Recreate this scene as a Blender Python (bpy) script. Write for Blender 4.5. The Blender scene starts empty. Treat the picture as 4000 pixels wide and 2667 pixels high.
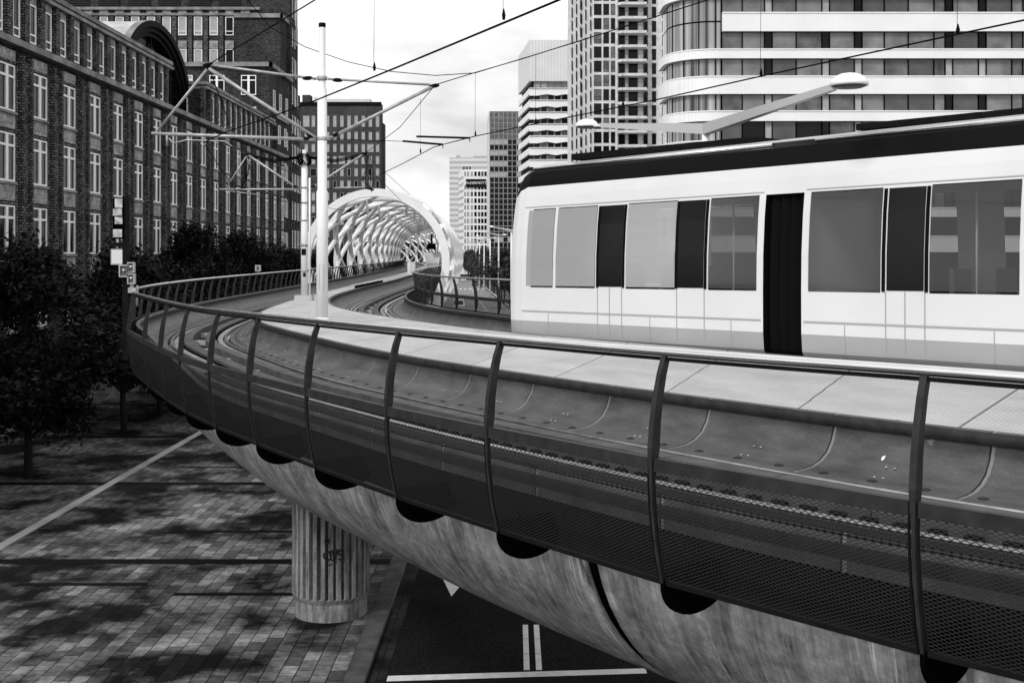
import bpy, bmesh, math, random
from mathutils import Vector, Matrix
R = math.radians
PI = math.pi
scene = bpy.context.scene
COL = scene.collection
random.seed(7)
EYE = 9.0
# ------------------------------------------------------------------ camera
cam_d = bpy.data.cameras.new('camera')
cam_d.lens = 40; cam_d.sensor_width = 36; cam_d.sensor_fit = 'HORIZONTAL'
cam_d.shift_y = -0.0855; cam_d.shift_x = -0.0017
cam_d.clip_start = 0.1; cam_d.clip_end = 6000
cam = bpy.data.objects.new('camera', cam_d); COL.objects.link(cam)
cam.location = (0, 0, EYE); cam.rotation_euler = (R(90), 0, 0)
scene.camera = cam
# ------------------------------------------------------------------ world, sun, exposure
SUN_DIR = Vector((-0.42, -0.62, 0.66)).normalized()
elev = math.asin(SUN_DIR.z); azim = math.atan2(SUN_DIR.x, SUN_DIR.y)
w = bpy.data.worlds.new('World'); scene.world = w; w.use_nodes = True
nt = w.node_tree; nt.nodes.clear(); N = nt.nodes.new; L = nt.links.new
out = N('ShaderNodeOutputWorld'); bg = N('ShaderNodeBackground'); bg.inputs[1].default_value = 0.1
sky = N('ShaderNodeTexSky'); sky.sky_type = 'NISHITA'; sky.sun_disc = False
sky.sun_elevation = elev; sky.sun_rotation = azim
bw = N('ShaderNodeRGBToBW'); L(sky.outputs[0], bw.inputs[0])
tc = N('ShaderNodeTexCoord'); mp = N('ShaderNodeMapping'); mp.inputs['Scale'].default_value = (1.1, 1.1, 3.0)
L(tc.outputs['Generated'], mp.inputs[0])
no = N('ShaderNodeTexNoise'); no.inputs['Scale'].default_value = 2.3; no.inputs['Detail'].default_value = 7
no.inputs['Roughness'].default_value = .55; L(mp.outputs[0], no.inputs['Vector'])
cr = N('ShaderNodeValToRGB'); cr.color_ramp.elements[0].position = .36; cr.color_ramp.elements[1].position = .6
cr.color_ramp.elements[0].color = (5.0, 5.0, 5.0, 1); cr.color_ramp.elements[1].color = (10.3, 10.3, 10.3, 1)
L(no.outputs[0], cr.inputs[0])
mx = N('ShaderNodeMix'); mx.data_type = 'RGBA'; mx.inputs[0].default_value = .88
L(bw.outputs[0], mx.inputs[6]); L(cr.outputs[0], mx.inputs[7])
L(mx.outputs[2], bg.inputs[0]); L(bg.outputs[0], out.inputs[0])
sd = bpy.data.lights.new('sun', 'SUN'); sd.energy = 1.5; sd.angle = R(12); sd.color = (1, 1, 1)
so = bpy.data.objects.new('sun', sd); COL.objects.link(so)
so.rotation_euler = SUN_DIR.to_track_quat('Z', 'Y').to_euler()
vs = scene.view_settings; vs.view_transform = 'Standard'; vs.look = 'None'; vs.exposure = 0.52; vs.gamma = 1.0
vs.use_curve_mapping = False
scene.render.engine = 'CYCLES'
scene.cycles.transparent_max_bounces = 24
scene.cycles.max_bounces = 6
# ------------------------------------------------------------------ materials (everything is black, white or grey)
MATS = {}
def mat(name, c, rough=.7, metal=0., var=0., scale=3., bump=0., bscale=None, spec=.5, stretch=None, coords='Object', detail=5):
    if name in MATS: return MATS[name]
    m = bpy.data.materials.new(name); m.use_nodes = True; t = m.node_tree
    b = t.nodes['Principled BSDF']; b.inputs['Base Color'].default_value = (c, c, c, 1)
    b.inputs['Roughness'].default_value = rough; b.inputs['Metallic'].default_value = metal
    b.inputs['Specular IOR Level'].default_value = spec
    if var or bump:
        tcn = t.nodes.new('ShaderNodeTexCoord'); mpn = t.nodes.new('ShaderNodeMapping')
        t.links.new(tcn.outputs[coords], mpn.inputs[0])
        if stretch: mpn.inputs['Scale'].default_value = stretch
        nn = t.nodes.new('ShaderNodeTexNoise'); nn.inputs['Scale'].default_value = scale; nn.inputs['Detail'].default_value = detail
        t.links.new(mpn.outputs[0], nn.inputs['Vector'])
        if var:
            mr = t.nodes.new('ShaderNodeMapRange'); mr.inputs[1].default_value = .3; mr.inputs[2].default_value = .7
            mr.inputs[3].default_value = c*(1-var); mr.inputs[4].default_value = c*(1+var)
            t.links.new(nn.outputs[0], mr.inputs[0]); t.links.new(mr.outputs[0], b.inputs['Base Color'])
        if bump:
            n2 = nn
            if bscale:
                n2 = t.nodes.new('ShaderNodeTexNoise'); n2.inputs['Scale'].default_value = bscale; n2.inputs['Detail'].default_value = 4
                t.links.new(mpn.outputs[0], n2.inputs['Vector'])
            bp = t.nodes.new('ShaderNodeBump'); bp.inputs['Strength'].default_value = bump; bp.inputs['Distance'].default_value = .02
            t.links.new(n2.outputs[0], bp.inputs['Height']); t.links.new(bp.outputs[0], b.inputs['Normal'])
    MATS[name] = m; return m
class NB:
    """small node builder for the special materials"""
    def __init__(s, name, rough=.8, metal=0, spec=.5):
        s.m = bpy.data.materials.new(name); s.m.use_nodes = True; s.t = s.m.node_tree
        s.b = s.t.nodes['Principled BSDF']; s.b.inputs['Roughness'].default_value = rough
        s.b.inputs['Metallic'].default_value = metal; s.b.inputs['Specular IOR Level'].default_value = spec
        MATS[name] = s.m
    def n(s, ty, **kw):
        o = s.t.nodes.new(ty)
        for k, v in kw.items(): setattr(o, k, v)
        return o
    def l(s, a, b): s.t.links.new(a, b)
    def math(s, op, a, b=None, c=None):
        o = s.n('ShaderNodeMath', operation=op)
        for i, v in enumerate((a, b, c)):
            if v is None: continue
            if isinstance(v, (int, float)): o.inputs[i].default_value = v
            else: s.l(v, o.inputs[i])
        return o.outputs[0]
    def noise(s, vec, scale, detail=5, rough=.5):
        o = s.n('ShaderNodeTexNoise'); o.inputs['Scale'].default_value = scale; o.inputs['Detail'].default_value = detail
        o.inputs['Roughness'].default_value = rough
        if vec is not None: s.l(vec, o.inputs['Vector'])
        return o.outputs[0]
    def rng(s, v, a, b, c, d):
        o = s.n('ShaderNodeMapRange')
        for i, x in enumerate((a, b, c, d)): o.inputs[i+1].default_value = x
        s.l(v, o.inputs[0]); return o.outputs[0]
    def comb(s, x, y, z=0.):
        o = s.n('ShaderNodeCombineXYZ')
        for i, v in enumerate((x, y, z)):
            if isinstance(v, (int, float)): o.inputs[i].default_value = v
            else: s.l(v, o.inputs[i])
        return o.outputs[0]
    def coord(s, which='Object'):
        o = s.n('ShaderNodeTexCoord'); sp = s.n('ShaderNodeSeparateXYZ'); s.l(o.outputs[which], sp.inputs[0])
        return o.outputs[which], sp.outputs[0], sp.outputs[1], sp.outputs[2]
    def wpos(s):
        o = s.n('ShaderNodeNewGeometry'); sp = s.n('ShaderNodeSeparateXYZ'); s.l(o.outputs['Position'], sp.inputs[0])
        return o.outputs['Position'], sp.outputs[0], sp.outputs[1], sp.outputs[2]
    def base(s, v): s.l(v, s.b.inputs['Base Color'])
    def bump(s, v, st=.5, dist=.02):
        o = s.n('ShaderNodeBump'); o.inputs['Strength'].default_value = st; o.inputs['Distance'].default_value = dist
        s.l(v, o.inputs['Height']); s.l(o.outputs[0], s.b.inputs['Normal'])

def brick_mat(name, c1, c2, cm, bw_, bh, mortar=.012, vert=False, var=.35, nscale=.6, bump=.6):
    s = NB(name, .95, spec=.04); P, x, y, z = s.wpos()
    u = s.math('ADD', x, y)
    v = s.comb(z, u) if vert else s.comb(u, z)
    b = s.n('ShaderNodeTexBrick'); b.inputs['Scale'].default_value = 1
    b.inputs['Color1'].default_value = (c1, c1, c1, 1); b.inputs['Color2'].default_value = (c2, c2, c2, 1)
    b.inputs['Mortar'].default_value = (cm, cm, cm, 1); b.inputs['Mortar Size'].default_value = mortar
    b.inputs['Brick Width'].default_value = bw_; b.inputs['Row Height'].default_value = bh
    s.l(v, b.inputs['Vector'])
    n = s.noise(P, nscale, 8, .6); n2 = s.noise(P, 9, 3)
    bwn = s.n('ShaderNodeRGBToBW'); s.l(b.outputs[0], bwn.inputs[0])
    f = s.math('MULTIPLY', s.rng(n, .3, .7, 1-var, 1+var), s.rng(n2, .3, .7, .6, 1.4))
    s.base(s.math('MULTIPLY', bwn.outputs[0], f)); s.bump(s.math('ADD', bwn.outputs[0], s.math('MULTIPLY', n2, .1)), bump, .08)
    return s.m
brick_mat('brick_rib', .19, .055, .01, .24, .14, .022, var=.3)
brick_mat('brick_panel', .36, .26, .10, .42, .42, .01, var=.35, nscale=1.4, bump=.2)
brick_mat('brick_dark', .08, .028, .01, .3, .12, .015, var=.4, nscale=.3)
brick_mat('brick_far', .075, .045, .03, .5, .2, .01, var=.3, nscale=.12)
mat('stone', .20, .9, var=.45, scale=.9, bump=.2)
mat('white_frame', .85, .5)
mat('grey_frame', .35, .5)
mat('glass_dark', .006, .12, spec=.14, var=.8, scale=.35)
mat('glass_mid', .10, .2, spec=.35, var=.7, scale=.5)
mat('glass_pale', .36, .25, spec=.4, var=.25, scale=.6)
mat('concrete_pale', .6, .85, var=.18, scale=.8, bump=.1); mat('lamp_grey', .5, .5); mat('white_wall', .80, .6, var=.06, scale=.3)
mat('pale_wall', .62, .7, var=.08, scale=.3)
mat('concrete_light', .42, .85, var=.22, scale=.8, bump=.1)
mat('steel_white', .82, .45, var=.05, scale=1.5)
mat('steel_post', .026, .5, var=.3, scale=6, spec=.15)
mat('steel_dark', .007, .7, var=.3, scale=5, spec=.06)
mat('handrail_steel', .78, .22, metal=1., var=.06, scale=3)
mat('rail_steel', .55, .28, metal=1., var=.3, scale=4)
mat('galvanised', .38, .5, metal=.4, var=.25, scale=5)
mat('black', .002, .9, spec=0)
mat('rubber', .006, .9, spec=.02)
mat('roof_black', .004, .35, spec=.07)
mat('tram_white', .66, .28, spec=.5, var=.05, scale=.5)
mat('tram_grey', .36, .4, var=.05, scale=1)
mat('tram_glass_pale', .42, .08, spec=.6, var=.3, scale=.5)
mat('wire', .004, .7, spec=.03)
mat('bark', .008, .9, var=.4, scale=6, bump=.5)
mat('leaf', .022, .8, var=.9, scale=2.2, spec=.05)
mat('leaf_right', .05, .7, var=.8, scale=1.2, spec=.2)
mat('paint_white', .8, .6, var=.12, scale=5)
mat('lamp_glass', .05, .3)
mat('beam_concrete', .22, .8, var=.3, scale=3, bump=.15)
mat('curb_concrete', .06, .85, var=.35, scale=2.5, bump=.2)
mat('gap_dark', .012, .9, var=.6, scale=3)
mat('graffiti', .004, .6)
# tram window glass: tinted, really see-through
g = NB('tram_glass', .04, spec=.8); g.b.inputs['Base Color'].default_value = (.10, .10, .10, 1)
tr = g.n('ShaderNodeBsdfTransparent'); tr.inputs[0].default_value = (.72, .72, .72, 1); mxs = g.n('ShaderNodeMixShader'); fr_ = g.n('ShaderNodeFresnel'); fr_.inputs[0].default_value = 1.5
g.l(g.math('MULTIPLY_ADD', fr_.outputs[0], 1.0, .28), mxs.inputs[0]); g.l(tr.outputs[0], mxs.inputs[1]); g.l(g.b.outputs[0], mxs.inputs[2]); g.l(mxs.outputs[0], g.t.nodes['Material Output'].inputs[0])
g2 = NB('tram_glass_front', .08, spec=.8); g2.b.inputs['Base Color'].default_value = (.42, .42, .42, 1)  # pale base colour paints in the sky reflected by the front windows
tr = g2.n('ShaderNodeBsdfTransparent'); tr.inputs[0].default_value = (.8, .8, .8, 1); mxs = g2.n('ShaderNodeMixShader'); mxs.inputs[0].default_value = .72
g2.l(tr.outputs[0], mxs.inputs[1]); g2.l(g2.b.outputs[0], mxs.inputs[2]); g2.l(mxs.outputs[0], g2.t.nodes['Material Output'].inputs[0])
# asphalt
s = NB('asphalt', .95, spec=.03); P, x, y, z = s.wpos()
n = s.noise(P, 28, 3, .7); n2 = s.noise(P, .4, 4)
s.base(s.math('MULTIPLY', s.rng(n, .4, .75, .003, .045), s.rng(n2, .3, .7, .7, 1.3))); s.bump(n, .5, .02)
# road far (lighter worn asphalt with cross bands)
s = NB('asphalt_far', .85, spec=.3); P, x, y, z = s.wpos()
n = s.noise(s.comb(s.math('MULTIPLY', x, .15), s.math('MULTIPLY', y, .35)), 1.0, 4); s.base(s.rng(n, .35, .65, .16, .3))
# paving slabs
def paving(name, bw_, bh, lo, hi, off=(0, 0)):
    s = NB(name, .85, spec=.1); P, x, y, z = s.wpos()
    v = s.comb(s.math('ADD', y, off[0]), s.math('ADD', x, off[1]))
    b = s.n('ShaderNodeTexBrick'); b.inputs['Scale'].default_value = 1
    b.inputs['Color1'].default_value = (lo, lo, lo, 1); b.inputs['Color2'].default_value = (hi, hi, hi, 1)
    b.inputs['Mortar'].default_value = (.004, .004, .004, 1); b.inputs['Mortar Size'].default_value = .012
    b.inputs['Brick Width'].default_value = bw_; b.inputs['Row Height'].default_value = bh; b.inputs['Bias'].default_value = -.1
    s.l(v, b.inputs['Vector'])
    bwn = s.n('ShaderNodeRGBToBW'); s.l(b.outputs[0], bwn.inputs[0])
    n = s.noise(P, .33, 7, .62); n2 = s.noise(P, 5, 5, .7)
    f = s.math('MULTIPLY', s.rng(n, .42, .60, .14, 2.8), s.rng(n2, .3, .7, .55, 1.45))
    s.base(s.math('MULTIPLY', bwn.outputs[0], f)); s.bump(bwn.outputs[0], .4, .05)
    pass
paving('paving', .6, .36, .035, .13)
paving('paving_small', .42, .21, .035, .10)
paving('gutter', .06, .42, .02, .03)
# metal tread plate of the platform, joints every 2.5 m along U
s = NB('tread_plate', .5, metal=0., spec=.5); P, u, v, z = s.coord('UV')
ju = s.math('FRACT', s.math('DIVIDE', u, 2.5)); jl = s.math('LESS_THAN', ju, .011)
W = s.n('ShaderNodeTexWave'); W.wave_type = 'BANDS'; W.inputs['Scale'].default_value = 5.0; W.inputs['Distortion'].default_value = 0
s.l(s.comb(u, 0), W.inputs['Vector'])
W2 = s.n('ShaderNodeTexWave'); W2.wave_type = 'BANDS'; W2.bands_direction = 'Y'; W2.inputs['Scale'].default_value = 5.0
s.l(s.comb(0, v), W2.inputs['Vector'])
pat = s.math('MULTIPLY', W.outputs[0] if False else W.outputs[1], W2.outputs[1])
n = s.noise(P, .7, 6, .6); n3 = s.noise(P, 45, 3, .6); idn = s.math('FLOOR', s.math('DIVIDE', u, 2.5))
wn = s.n('ShaderNodeTexWhiteNoise', noise_dimensions='1D'); s.l(idn, wn.inputs['W'])
c = s.math('MULTIPLY', s.rng(n, .3, .7, .40, .60), s.rng(wn.outputs[0], 0, 1, .88, 1.1))
c = s.math('MULTIPLY', c, s.rng(n3, .35, .65, .75, 1.15))
c = s.math('MULTIPLY', c, s.rng(pat, 0, 1, .72, 1.12)); c = s.math('MULTIPLY', c, s.math('SUBTRACT', 1, s.math('MULTIPLY', jl, .93)))
s.base(c); s.bump(s.math('ADD', pat, n3), .5, .01)
# trough plates: joints every 1.9 m with dirt
s = NB('trough_plate', .5, metal=.0, spec=.3); P, u, v, z = s.coord('UV')
ju = s.math('FRACT', s.math('DIVIDE', u, 1.9)); jl = s.math('LESS_THAN', ju, .010); je = s.rng(s.math('ABSOLUTE', s.math('SUBTRACT', ju, .02)), .006, .012, 1, 0)
n = s.noise(s.comb(s.math('MULTIPLY', u, .8), s.math('MULTIPLY', v, 2)), 1.6, 7, .65); n2 = s.noise(P, 30, 4, .7)
n4 = s.noise(P, 2.3, 3, .5); scr = s.rng(n4, .72, .75, 0, .14)
c = s.math('MULTIPLY', s.rng(n, .3, .7, .035, .10), s.rng(n2, .3, .7, .8, 1.2)); c = s.math('ADD', c, scr)
c = s.math('ADD', c, s.math('MULTIPLY', je, .10)); c = s.math('MULTIPLY', c, s.math('SUBTRACT', 1, s.math('MULTIPLY', jl, .95)))
s.base(c); s.bump(n, .15, .02)
# stained girder concrete, streaks run round the belly (V), U runs along the bridge
s = NB('girder_concrete', .85, spec=.12); P, u, v, z = s.coord('UV')
warp = s.noise(s.comb(u, v), .9, 4)
uu = s.math('ADD', s.math('ADD', u, s.math('MULTIPLY', v, .05)), s.math('MULTIPLY', warp, .03))
st = s.noise(s.comb(s.math('MULTIPLY', uu, 9), s.math('MULTIPLY', v, .45)), 1.3, 8, .68)
st2 = s.noise(s.comb(s.math('MULTIPLY', uu, 26), s.math('MULTIPLY', v, .6)), 1.0, 5, .6)
msk = s.noise(s.comb(s.math('MULTIPLY', uu, .75), s.math('MULTIPLY', v, .5)), 1.2, 4, .6)
bl = s.noise(s.comb(u, v), 1.7, 8, .65)
c = s.math('MULTIPLY', s.rng(bl, .34, .66, .15, .40), s.rng(st, .35, .65, .68, 1.32))
wl = s.math('MULTIPLY', s.rng(st2, .54, .60, 0, 1), s.rng(msk, .52, .64, 0, .28)); c = s.math('ADD', c, wl)
dk = s.math('MULTIPLY', s.rng(st, .60, .68, 0, 1), s.rng(msk, .40, .50, .8, 0)); c = s.math('MULTIPLY', c, s.math('SUBTRACT', 1, dk))
fj = s.math('LESS_THAN', s.math('FRACT', s.math('DIVIDE', v, 1.25)), .006); c = s.math('MULTIPLY', c, s.math('SUBTRACT', 1, s.math('MULTIPLY', fj, .35)))
vn = s.noise(s.comb(s.math('MULTIPLY', u, 5), s.math('MULTIPLY', v, .9)), 1.1, 8, .7)
drip = s.rng(vn, .60, .66, 0, .75); c = s.math('MULTIPLY', c, s.math('SUBTRACT', 1, drip))
pit = s.noise(s.comb(u, v), 9, 6, .7); c = s.math('MULTIPLY', c, s.rng(pit, .35, .65, .72, 1.18))
s.base(c); s.bump(s.math('ADD', bl, pit), .3, .02)
# pier concrete
s = NB('pier_concrete', .85, spec=.2); P, x, y, z = s.coord('Object')
n = s.noise(s.comb(s.math('MULTIPLY', x, 5), s.math('MULTIPLY', y, 5), s.math('MULTIPLY', z, .8)), 1.3, 8, .65); n2 = s.noise(P, 14, 5)
s.base(s.math('MULTIPLY', s.rng(n, .32, .68, .05, .32), s.rng(n2, .3, .7, .8, 1.2))); s.bump(n2, .2, .02)
# expanded metal mesh (UV in metres): diamond openings are really open
s = NB('expanded_mesh', .6, spec=.12); P, u, v, z = s.coord('UV')
a = s.math('DIVIDE', u, .066); b_ = s.math('DIVIDE', v, .031)
p = s.math('PINGPONG', s.math('ADD', a, b_), .5); q = s.math('PINGPONG', s.math('SUBTRACT', a, b_), .5)
mnm = s.math('MINIMUM', p, q); strand = s.math('LESS_THAN', mnm, .115)
s.b.inputs['Base Color'].default_value = (.028, .028, .028, 1)
tr = s.n('ShaderNodeBsdfTransparent'); mxs = s.n('ShaderNodeMixShader'); s.l(strand, mxs.inputs[0])
s.l(tr.outputs[0], mxs.inputs[1]); s.l(s.b.outputs[0], mxs.inputs[2])
s.l(mxs.outputs[0], s.t.nodes['Material Output'].inputs[0])
# ribbed white cladding
def ribbed(name, c, period, depth=.5):
    s = NB(name, .5, spec=.4); P, x, y, z = s.wpos()
    f = s.math('PINGPONG', s.math('DIVIDE', s.math('ADD', x, s.math('MULTIPLY', y, .6)), period), .5)
    n = s.noise(P, .25, 4)
    s.base(s.math('MULTIPLY', s.math('MULTIPLY', s.rng(f, 0, .5, c*(1-depth*.5), c), 1), s.rng(n, .3, .7, .93, 1.04)))
ribbed('ribbed_white', .86, .24, .16)
ribbed('ribbed_crown', .70, .9, .35)
# horizontal banding
def banded(name, c1, c2, period, duty):
    s = NB(name, .6, spec=.3); P, x, y, z = s.wpos()
    f = s.math('LESS_THAN', s.math('FRACT', s.math('DIVIDE', z, period)), duty)
    s.base(s.rng(f, 0, 1, c2, c1))
banded('pale_banded', .66, .42, 2.6, .5)
# ------------------------------------------------------------------ mesh helpers
class MB:
    def __init__(s): s.v = []; s.f = []; s.mi = []; s.uv = []; s.mats = []; s.sm = []
    def mid(s, m):
        m = MATS[m] if isinstance(m, str) else m
        if m not in s.mats: s.mats.append(m)
        return s.mats.index(m)
    def face(s, idx, m=None, uv=None, smooth=False):
        s.f.append(idx); s.mi.append(s.mid(m) if m else 0); s.uv.append(uv); s.sm.append(smooth)
    def poly(s, pts, m=None, uv=None, smooth=False):
        b = len(s.v); s.v += [tuple(p) for p in pts]; s.face(list(range(b, b+len(pts))), m, uv, smooth)
    def box(s, x0, x1, y0, y1, z0, z1, m=None):
        if x0 > x1: x0, x1 = x1, x0
        if y0 > y1: y0, y1 = y1, y0
        b = len(s.v); s.v += [(x0,y0,z0),(x1,y0,z0),(x1,y1,z0),(x0,y1,z0),(x0,y0,z1),(x1,y0,z1),(x1,y1,z1),(x0,y1,z1)]
        for q in ((3,2,1,0),(4,5,6,7),(0,1,5,4),(1,2,6,5),(2,3,7,6),(3,0,4,7)): s.face([b+i for i in q], m)
        return s
    def obox(s, c, ax, ay, az, hx, hy, hz, m=None):
        c = Vector(c); b = len(s.v)
        for dz in (-1, 1):
            for dx, dy in ((-1,-1),(1,-1),(1,1),(-1,1)): s.v.append(tuple(c+ax*dx*hx+ay*dy*hy+az*dz*hz))
        for q in ((3,2,1,0),(4,5,6,7),(0,1,5,4),(1,2,6,5),(2,3,7,6),(3,0,4,7)): s.face([b+i for i in q], m)
        return s
    def beam(s, a, b, w_, h_, m=None):
        a = Vector(a); b = Vector(b); d = (b-a); l = d.length; d.normalize()
        up = Vector((0,0,1)) if abs(d.z) < .95 else Vector((0,1,0)); x = d.cross(up).normalized(); z = x.cross(d)
        return s.obox((a+b)/2, x, d, z, w_/2, l/2, h_/2, m)
    def tube(s, pts, r, n=8, m=None, cap=True, smooth=True):
        pts = [Vector(p) for p in pts]; rs = r if isinstance(r, (list, tuple)) else [r]*len(pts)
        rings = []; prev = None
        for i, p in enumerate(pts):
            d = (pts[min(i+1, len(pts)-1)]-pts[max(i-1, 0)]).normalized()
            if prev is None:
                up = Vector((0,0,1)) if abs(d.z) < .9 else Vector((1,0,0)); x = d.cross(up).normalized()
            else:
                x = (prev-d*prev.dot(d))
                x = x.normalized() if x.length > 1e-6 else d.cross(Vector((0,0,1))).normalized()
            prev = x; y = d.cross(x); b = len(s.v)
            for k in range(n):
                a = 2*PI*k/n; s.v.append(tuple(p+(x*math.cos(a)+y*math.sin(a))*rs[i]))
            rings.append(b)
        for i in range(len(pts)-1):
            for k in range(n):
                s.face([rings[i]+k, rings[i]+(k+1) % n, rings[i+1]+(k+1) % n, rings[i+1]+k], m, None, smooth)
        if cap:
            s.face([rings[0]+k for k in range(n)][::-1], m); s.face([rings[-1]+k for k in range(n)], m)
        return s
    def lathe(s, prof, n=24, c=(0, 0, 0), m=None, smooth=True, squash=1.):
        b = len(s.v)
        for r_, z in prof:
            for k in range(n):
                a = 2*PI*k/n; s.v.append((c[0]+r_*math.cos(a), c[1]+r_*math.sin(a)*squash, c[2]+z))
        for i in range(len(prof)-1):
            for k in range(n):
                s.face([b+i*n+k, b+i*n+(k+1) % n, b+(i+1)*n+(k+1) % n, b+(i+1)*n+k], m, None, smooth)
        s.face([b+k for k in range(n)][::-1], m); s.face([b+(len(prof)-1)*n+k for k in range(n)], m)
        return s
    def prism(s, poly, z0, z1, m=None, mtop=None):
        n = len(poly); b = len(s.v)
        s.v += [(x, y, z0) for x, y in poly]+[(x, y, z1) for x, y in poly]
        for i in range(n): s.face([b+i, b+(i+1) % n, b+n+(i+1) % n, b+n+i], m)
        s.face([b+i for i in range(n)][::-1], m); s.face([b+n+i for i in range(n)], mtop or m)
        return s
    def grid(s, rows, m=None, uvs=None, closed=False, smooth=True, mats=None):
        b = len(s.v); nc = len(rows[0])
        for r_ in rows: s.v += [tuple(p) for p in r_]
        for i in range(len(rows)-1):
            for j in range(nc if closed else nc-1):
                j2 = (j+1) % nc
                uv = None
                if uvs: uv = [uvs[i][j], uvs[i][j+1 if closed else j2], uvs[i+1][j+1 if closed else j2], uvs[i+1][j]]
                s.face([b+i*nc+j, b+i*nc+j2, b+(i+1)*nc+j2, b+(i+1)*nc+j], (mats[j] if mats else m), uv, smooth)
        return s
    def mesh(s, name):
        me = bpy.data.meshes.new(name); me.from_pydata(s.v, [], s.f)
        for m in s.mats: me.materials.append(m)
        me.polygons.foreach_set('material_index', s.mi); me.polygons.foreach_set('use_smooth', s.sm)
        if any(u is not None for u in s.uv):
            ul = me.uv_layers.new(name='UVMap'); k = 0
            for f, u in zip(s.f, s.uv):
                for j in range(len(f)):
                    if u: ul.data[k].uv = u[j]
                    k += 1
        me.update(); return me
def link(name, me, parent=None, loc=None, rz=None):
    o = bpy.data.objects.new(name, me); COL.objects.link(o)
    if parent: o.parent = parent
    if loc is not None: o.location = loc
    if rz is not None: o.rotation_euler = (0, 0, rz)
    return o
def part(name, mb, m=None, parent=None, loc=None, rz=None, kind=None, label=None, recalc=True):
    if m and not mb.mats: mb.mats.append(MATS[m] if isinstance(m, str) else m)
    me = mb.mesh(name)
    if recalc:
        bm = bmesh.new(); bm.from_mesh(me); bmesh.ops.recalc_face_normals(bm, faces=bm.faces); bm.to_mesh(me); bm.free()
    o = link(name, me, parent, loc, rz)
    if kind: o['kind'] = kind
    if label: o['label'] = label
    return o
def tag(o, label, cat, group=None):
    o['label'] = label; o['category'] = cat
    if group: o['group'] = group
    return o
def thing(name, label, cat, loc=(0, 0, 0), rz=0, group=None):
    o = bpy.data.objects.new(name, None); COL.objects.link(o); o.location = loc; o.rotation_euler = (0, 0, rz)
    o.empty_display_size = .3
    return tag(o, label, cat, group)
def dup(root, loc, rz=None, label=None, sc=None):
    r = root.copy(); COL.objects.link(r); r.location = loc
    if rz is not None: r.rotation_euler = (0, 0, rz)
    if sc: r.scale = sc
    if label: r['label'] = label
    for ch in list(root.children):
        c = ch.copy(); COL.objects.link(c); c.parent = r
        for g in ch.children:
            d = g.copy(); COL.objects.link(d); d.parent = c
    return r
def struct(name, mb, m=None, recalc=True):
    o = part(name, mb, m, recalc=recalc); o['kind'] = 'structure'; return o
def text_mesh(txt, size, depth, m):
    cu = bpy.data.curves.new('lettering', 'FONT'); cu.body = txt; cu.size = size; cu.extrude = depth; cu.align_x = 'CENTER'; cu.align_y = 'CENTER'
    o = bpy.data.objects.new('lettering', cu); COL.objects.link(o)
    dg = bpy.context.evaluated_depsgraph_get(); me = bpy.data.meshes.new_from_object(o.evaluated_get(dg))
    bpy.data.objects.remove(o); bpy.data.curves.remove(cu); me.materials.clear(); me.materials.append(MATS[m]); return me
# windows: one frame mesh with its panes as child; the 100 biggest in view are parts, the rest of a building is one stuff part
WC = {}
def win_geo(w_, h_, style, fm, pm):
    fr = MB(); pn = MB(); t = .09 if style != 'thin' else .05; y0, y1 = -.05, .06
    if style == 'curtain': t = .10
    fr.box(-w_/2, w_/2, y0, y1, 0, t, fm).box(-w_/2, w_/2, y0, y1, h_-t, h_, fm)
    fr.box(-w_/2, -w_/2+t, y0, y1, t, h_-t, fm).box(w_/2-t, w_/2, y0, y1, t, h_-t, fm)
    if style == 'cross':
        fr.box(-.13, .13, y0-.01, y1, t, h_-t, fm).box(-w_/2+t, -.13, y0, y1, h_*.72, h_*.72+.12, fm).box(.13, w_/2-t, y0, y1, h_*.72, h_*.72+.12, fm)
    if style == 'low': fr.box(-w_/2+t, w_/2-t, y0, y1, h_*.2, h_*.2+.09, fm)
    if style == 'thin': fr.box(-w_/2+t, w_/2-t, y0, y1, h_*.33, h_*.33+.05, fm)
    pn.box(-w_/2+t*.5, w_/2-t*.5, .02, .04, t*.5, h_-t*.5, pm)
    return fr, pn
def windows(root, lst, fm, group_h=None):
    """lst of (x,y,z,rz,w,h,style,pane material)"""
    def size(q):
        X, Y = q[0]+root.location.x, q[1]+root.location.y
        return q[4]*q[5]/(X*X+Y*Y)
    lst = sorted(lst, key=size, reverse=True)
    for q in lst[:100]:
        key = (round(q[4], 3), round(q[5], 3), q[6], q[7], fm)
        if key not in WC:
            fr, pn = win_geo(q[4], q[5], q[6], fm, q[7]); WC[key] = (fr.mesh('window'), pn.mesh('pane'))
        o = link('window', WC[key][0], root, q[:3], q[3]); link('pane', WC[key][1], o)
    if len(lst) > 100:
        mb = MB()
        for q in lst[100:]:
            fr, pn = win_geo(q[4], q[5], q[6], fm, q[7]); M = Matrix.Translation(q[:3]) @ Matrix.Rotation(q[3], 4, 'Z')
            for g in (fr, pn):
                b = len(mb.v); mb.v += [tuple(M @ Vector(p)) for p in g.v]
                for f, mi in zip(g.f, g.mi): mb.face([b+i for i in f], g.mats[mi])
        part('window', mb, None, root, kind='stuff')
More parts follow.
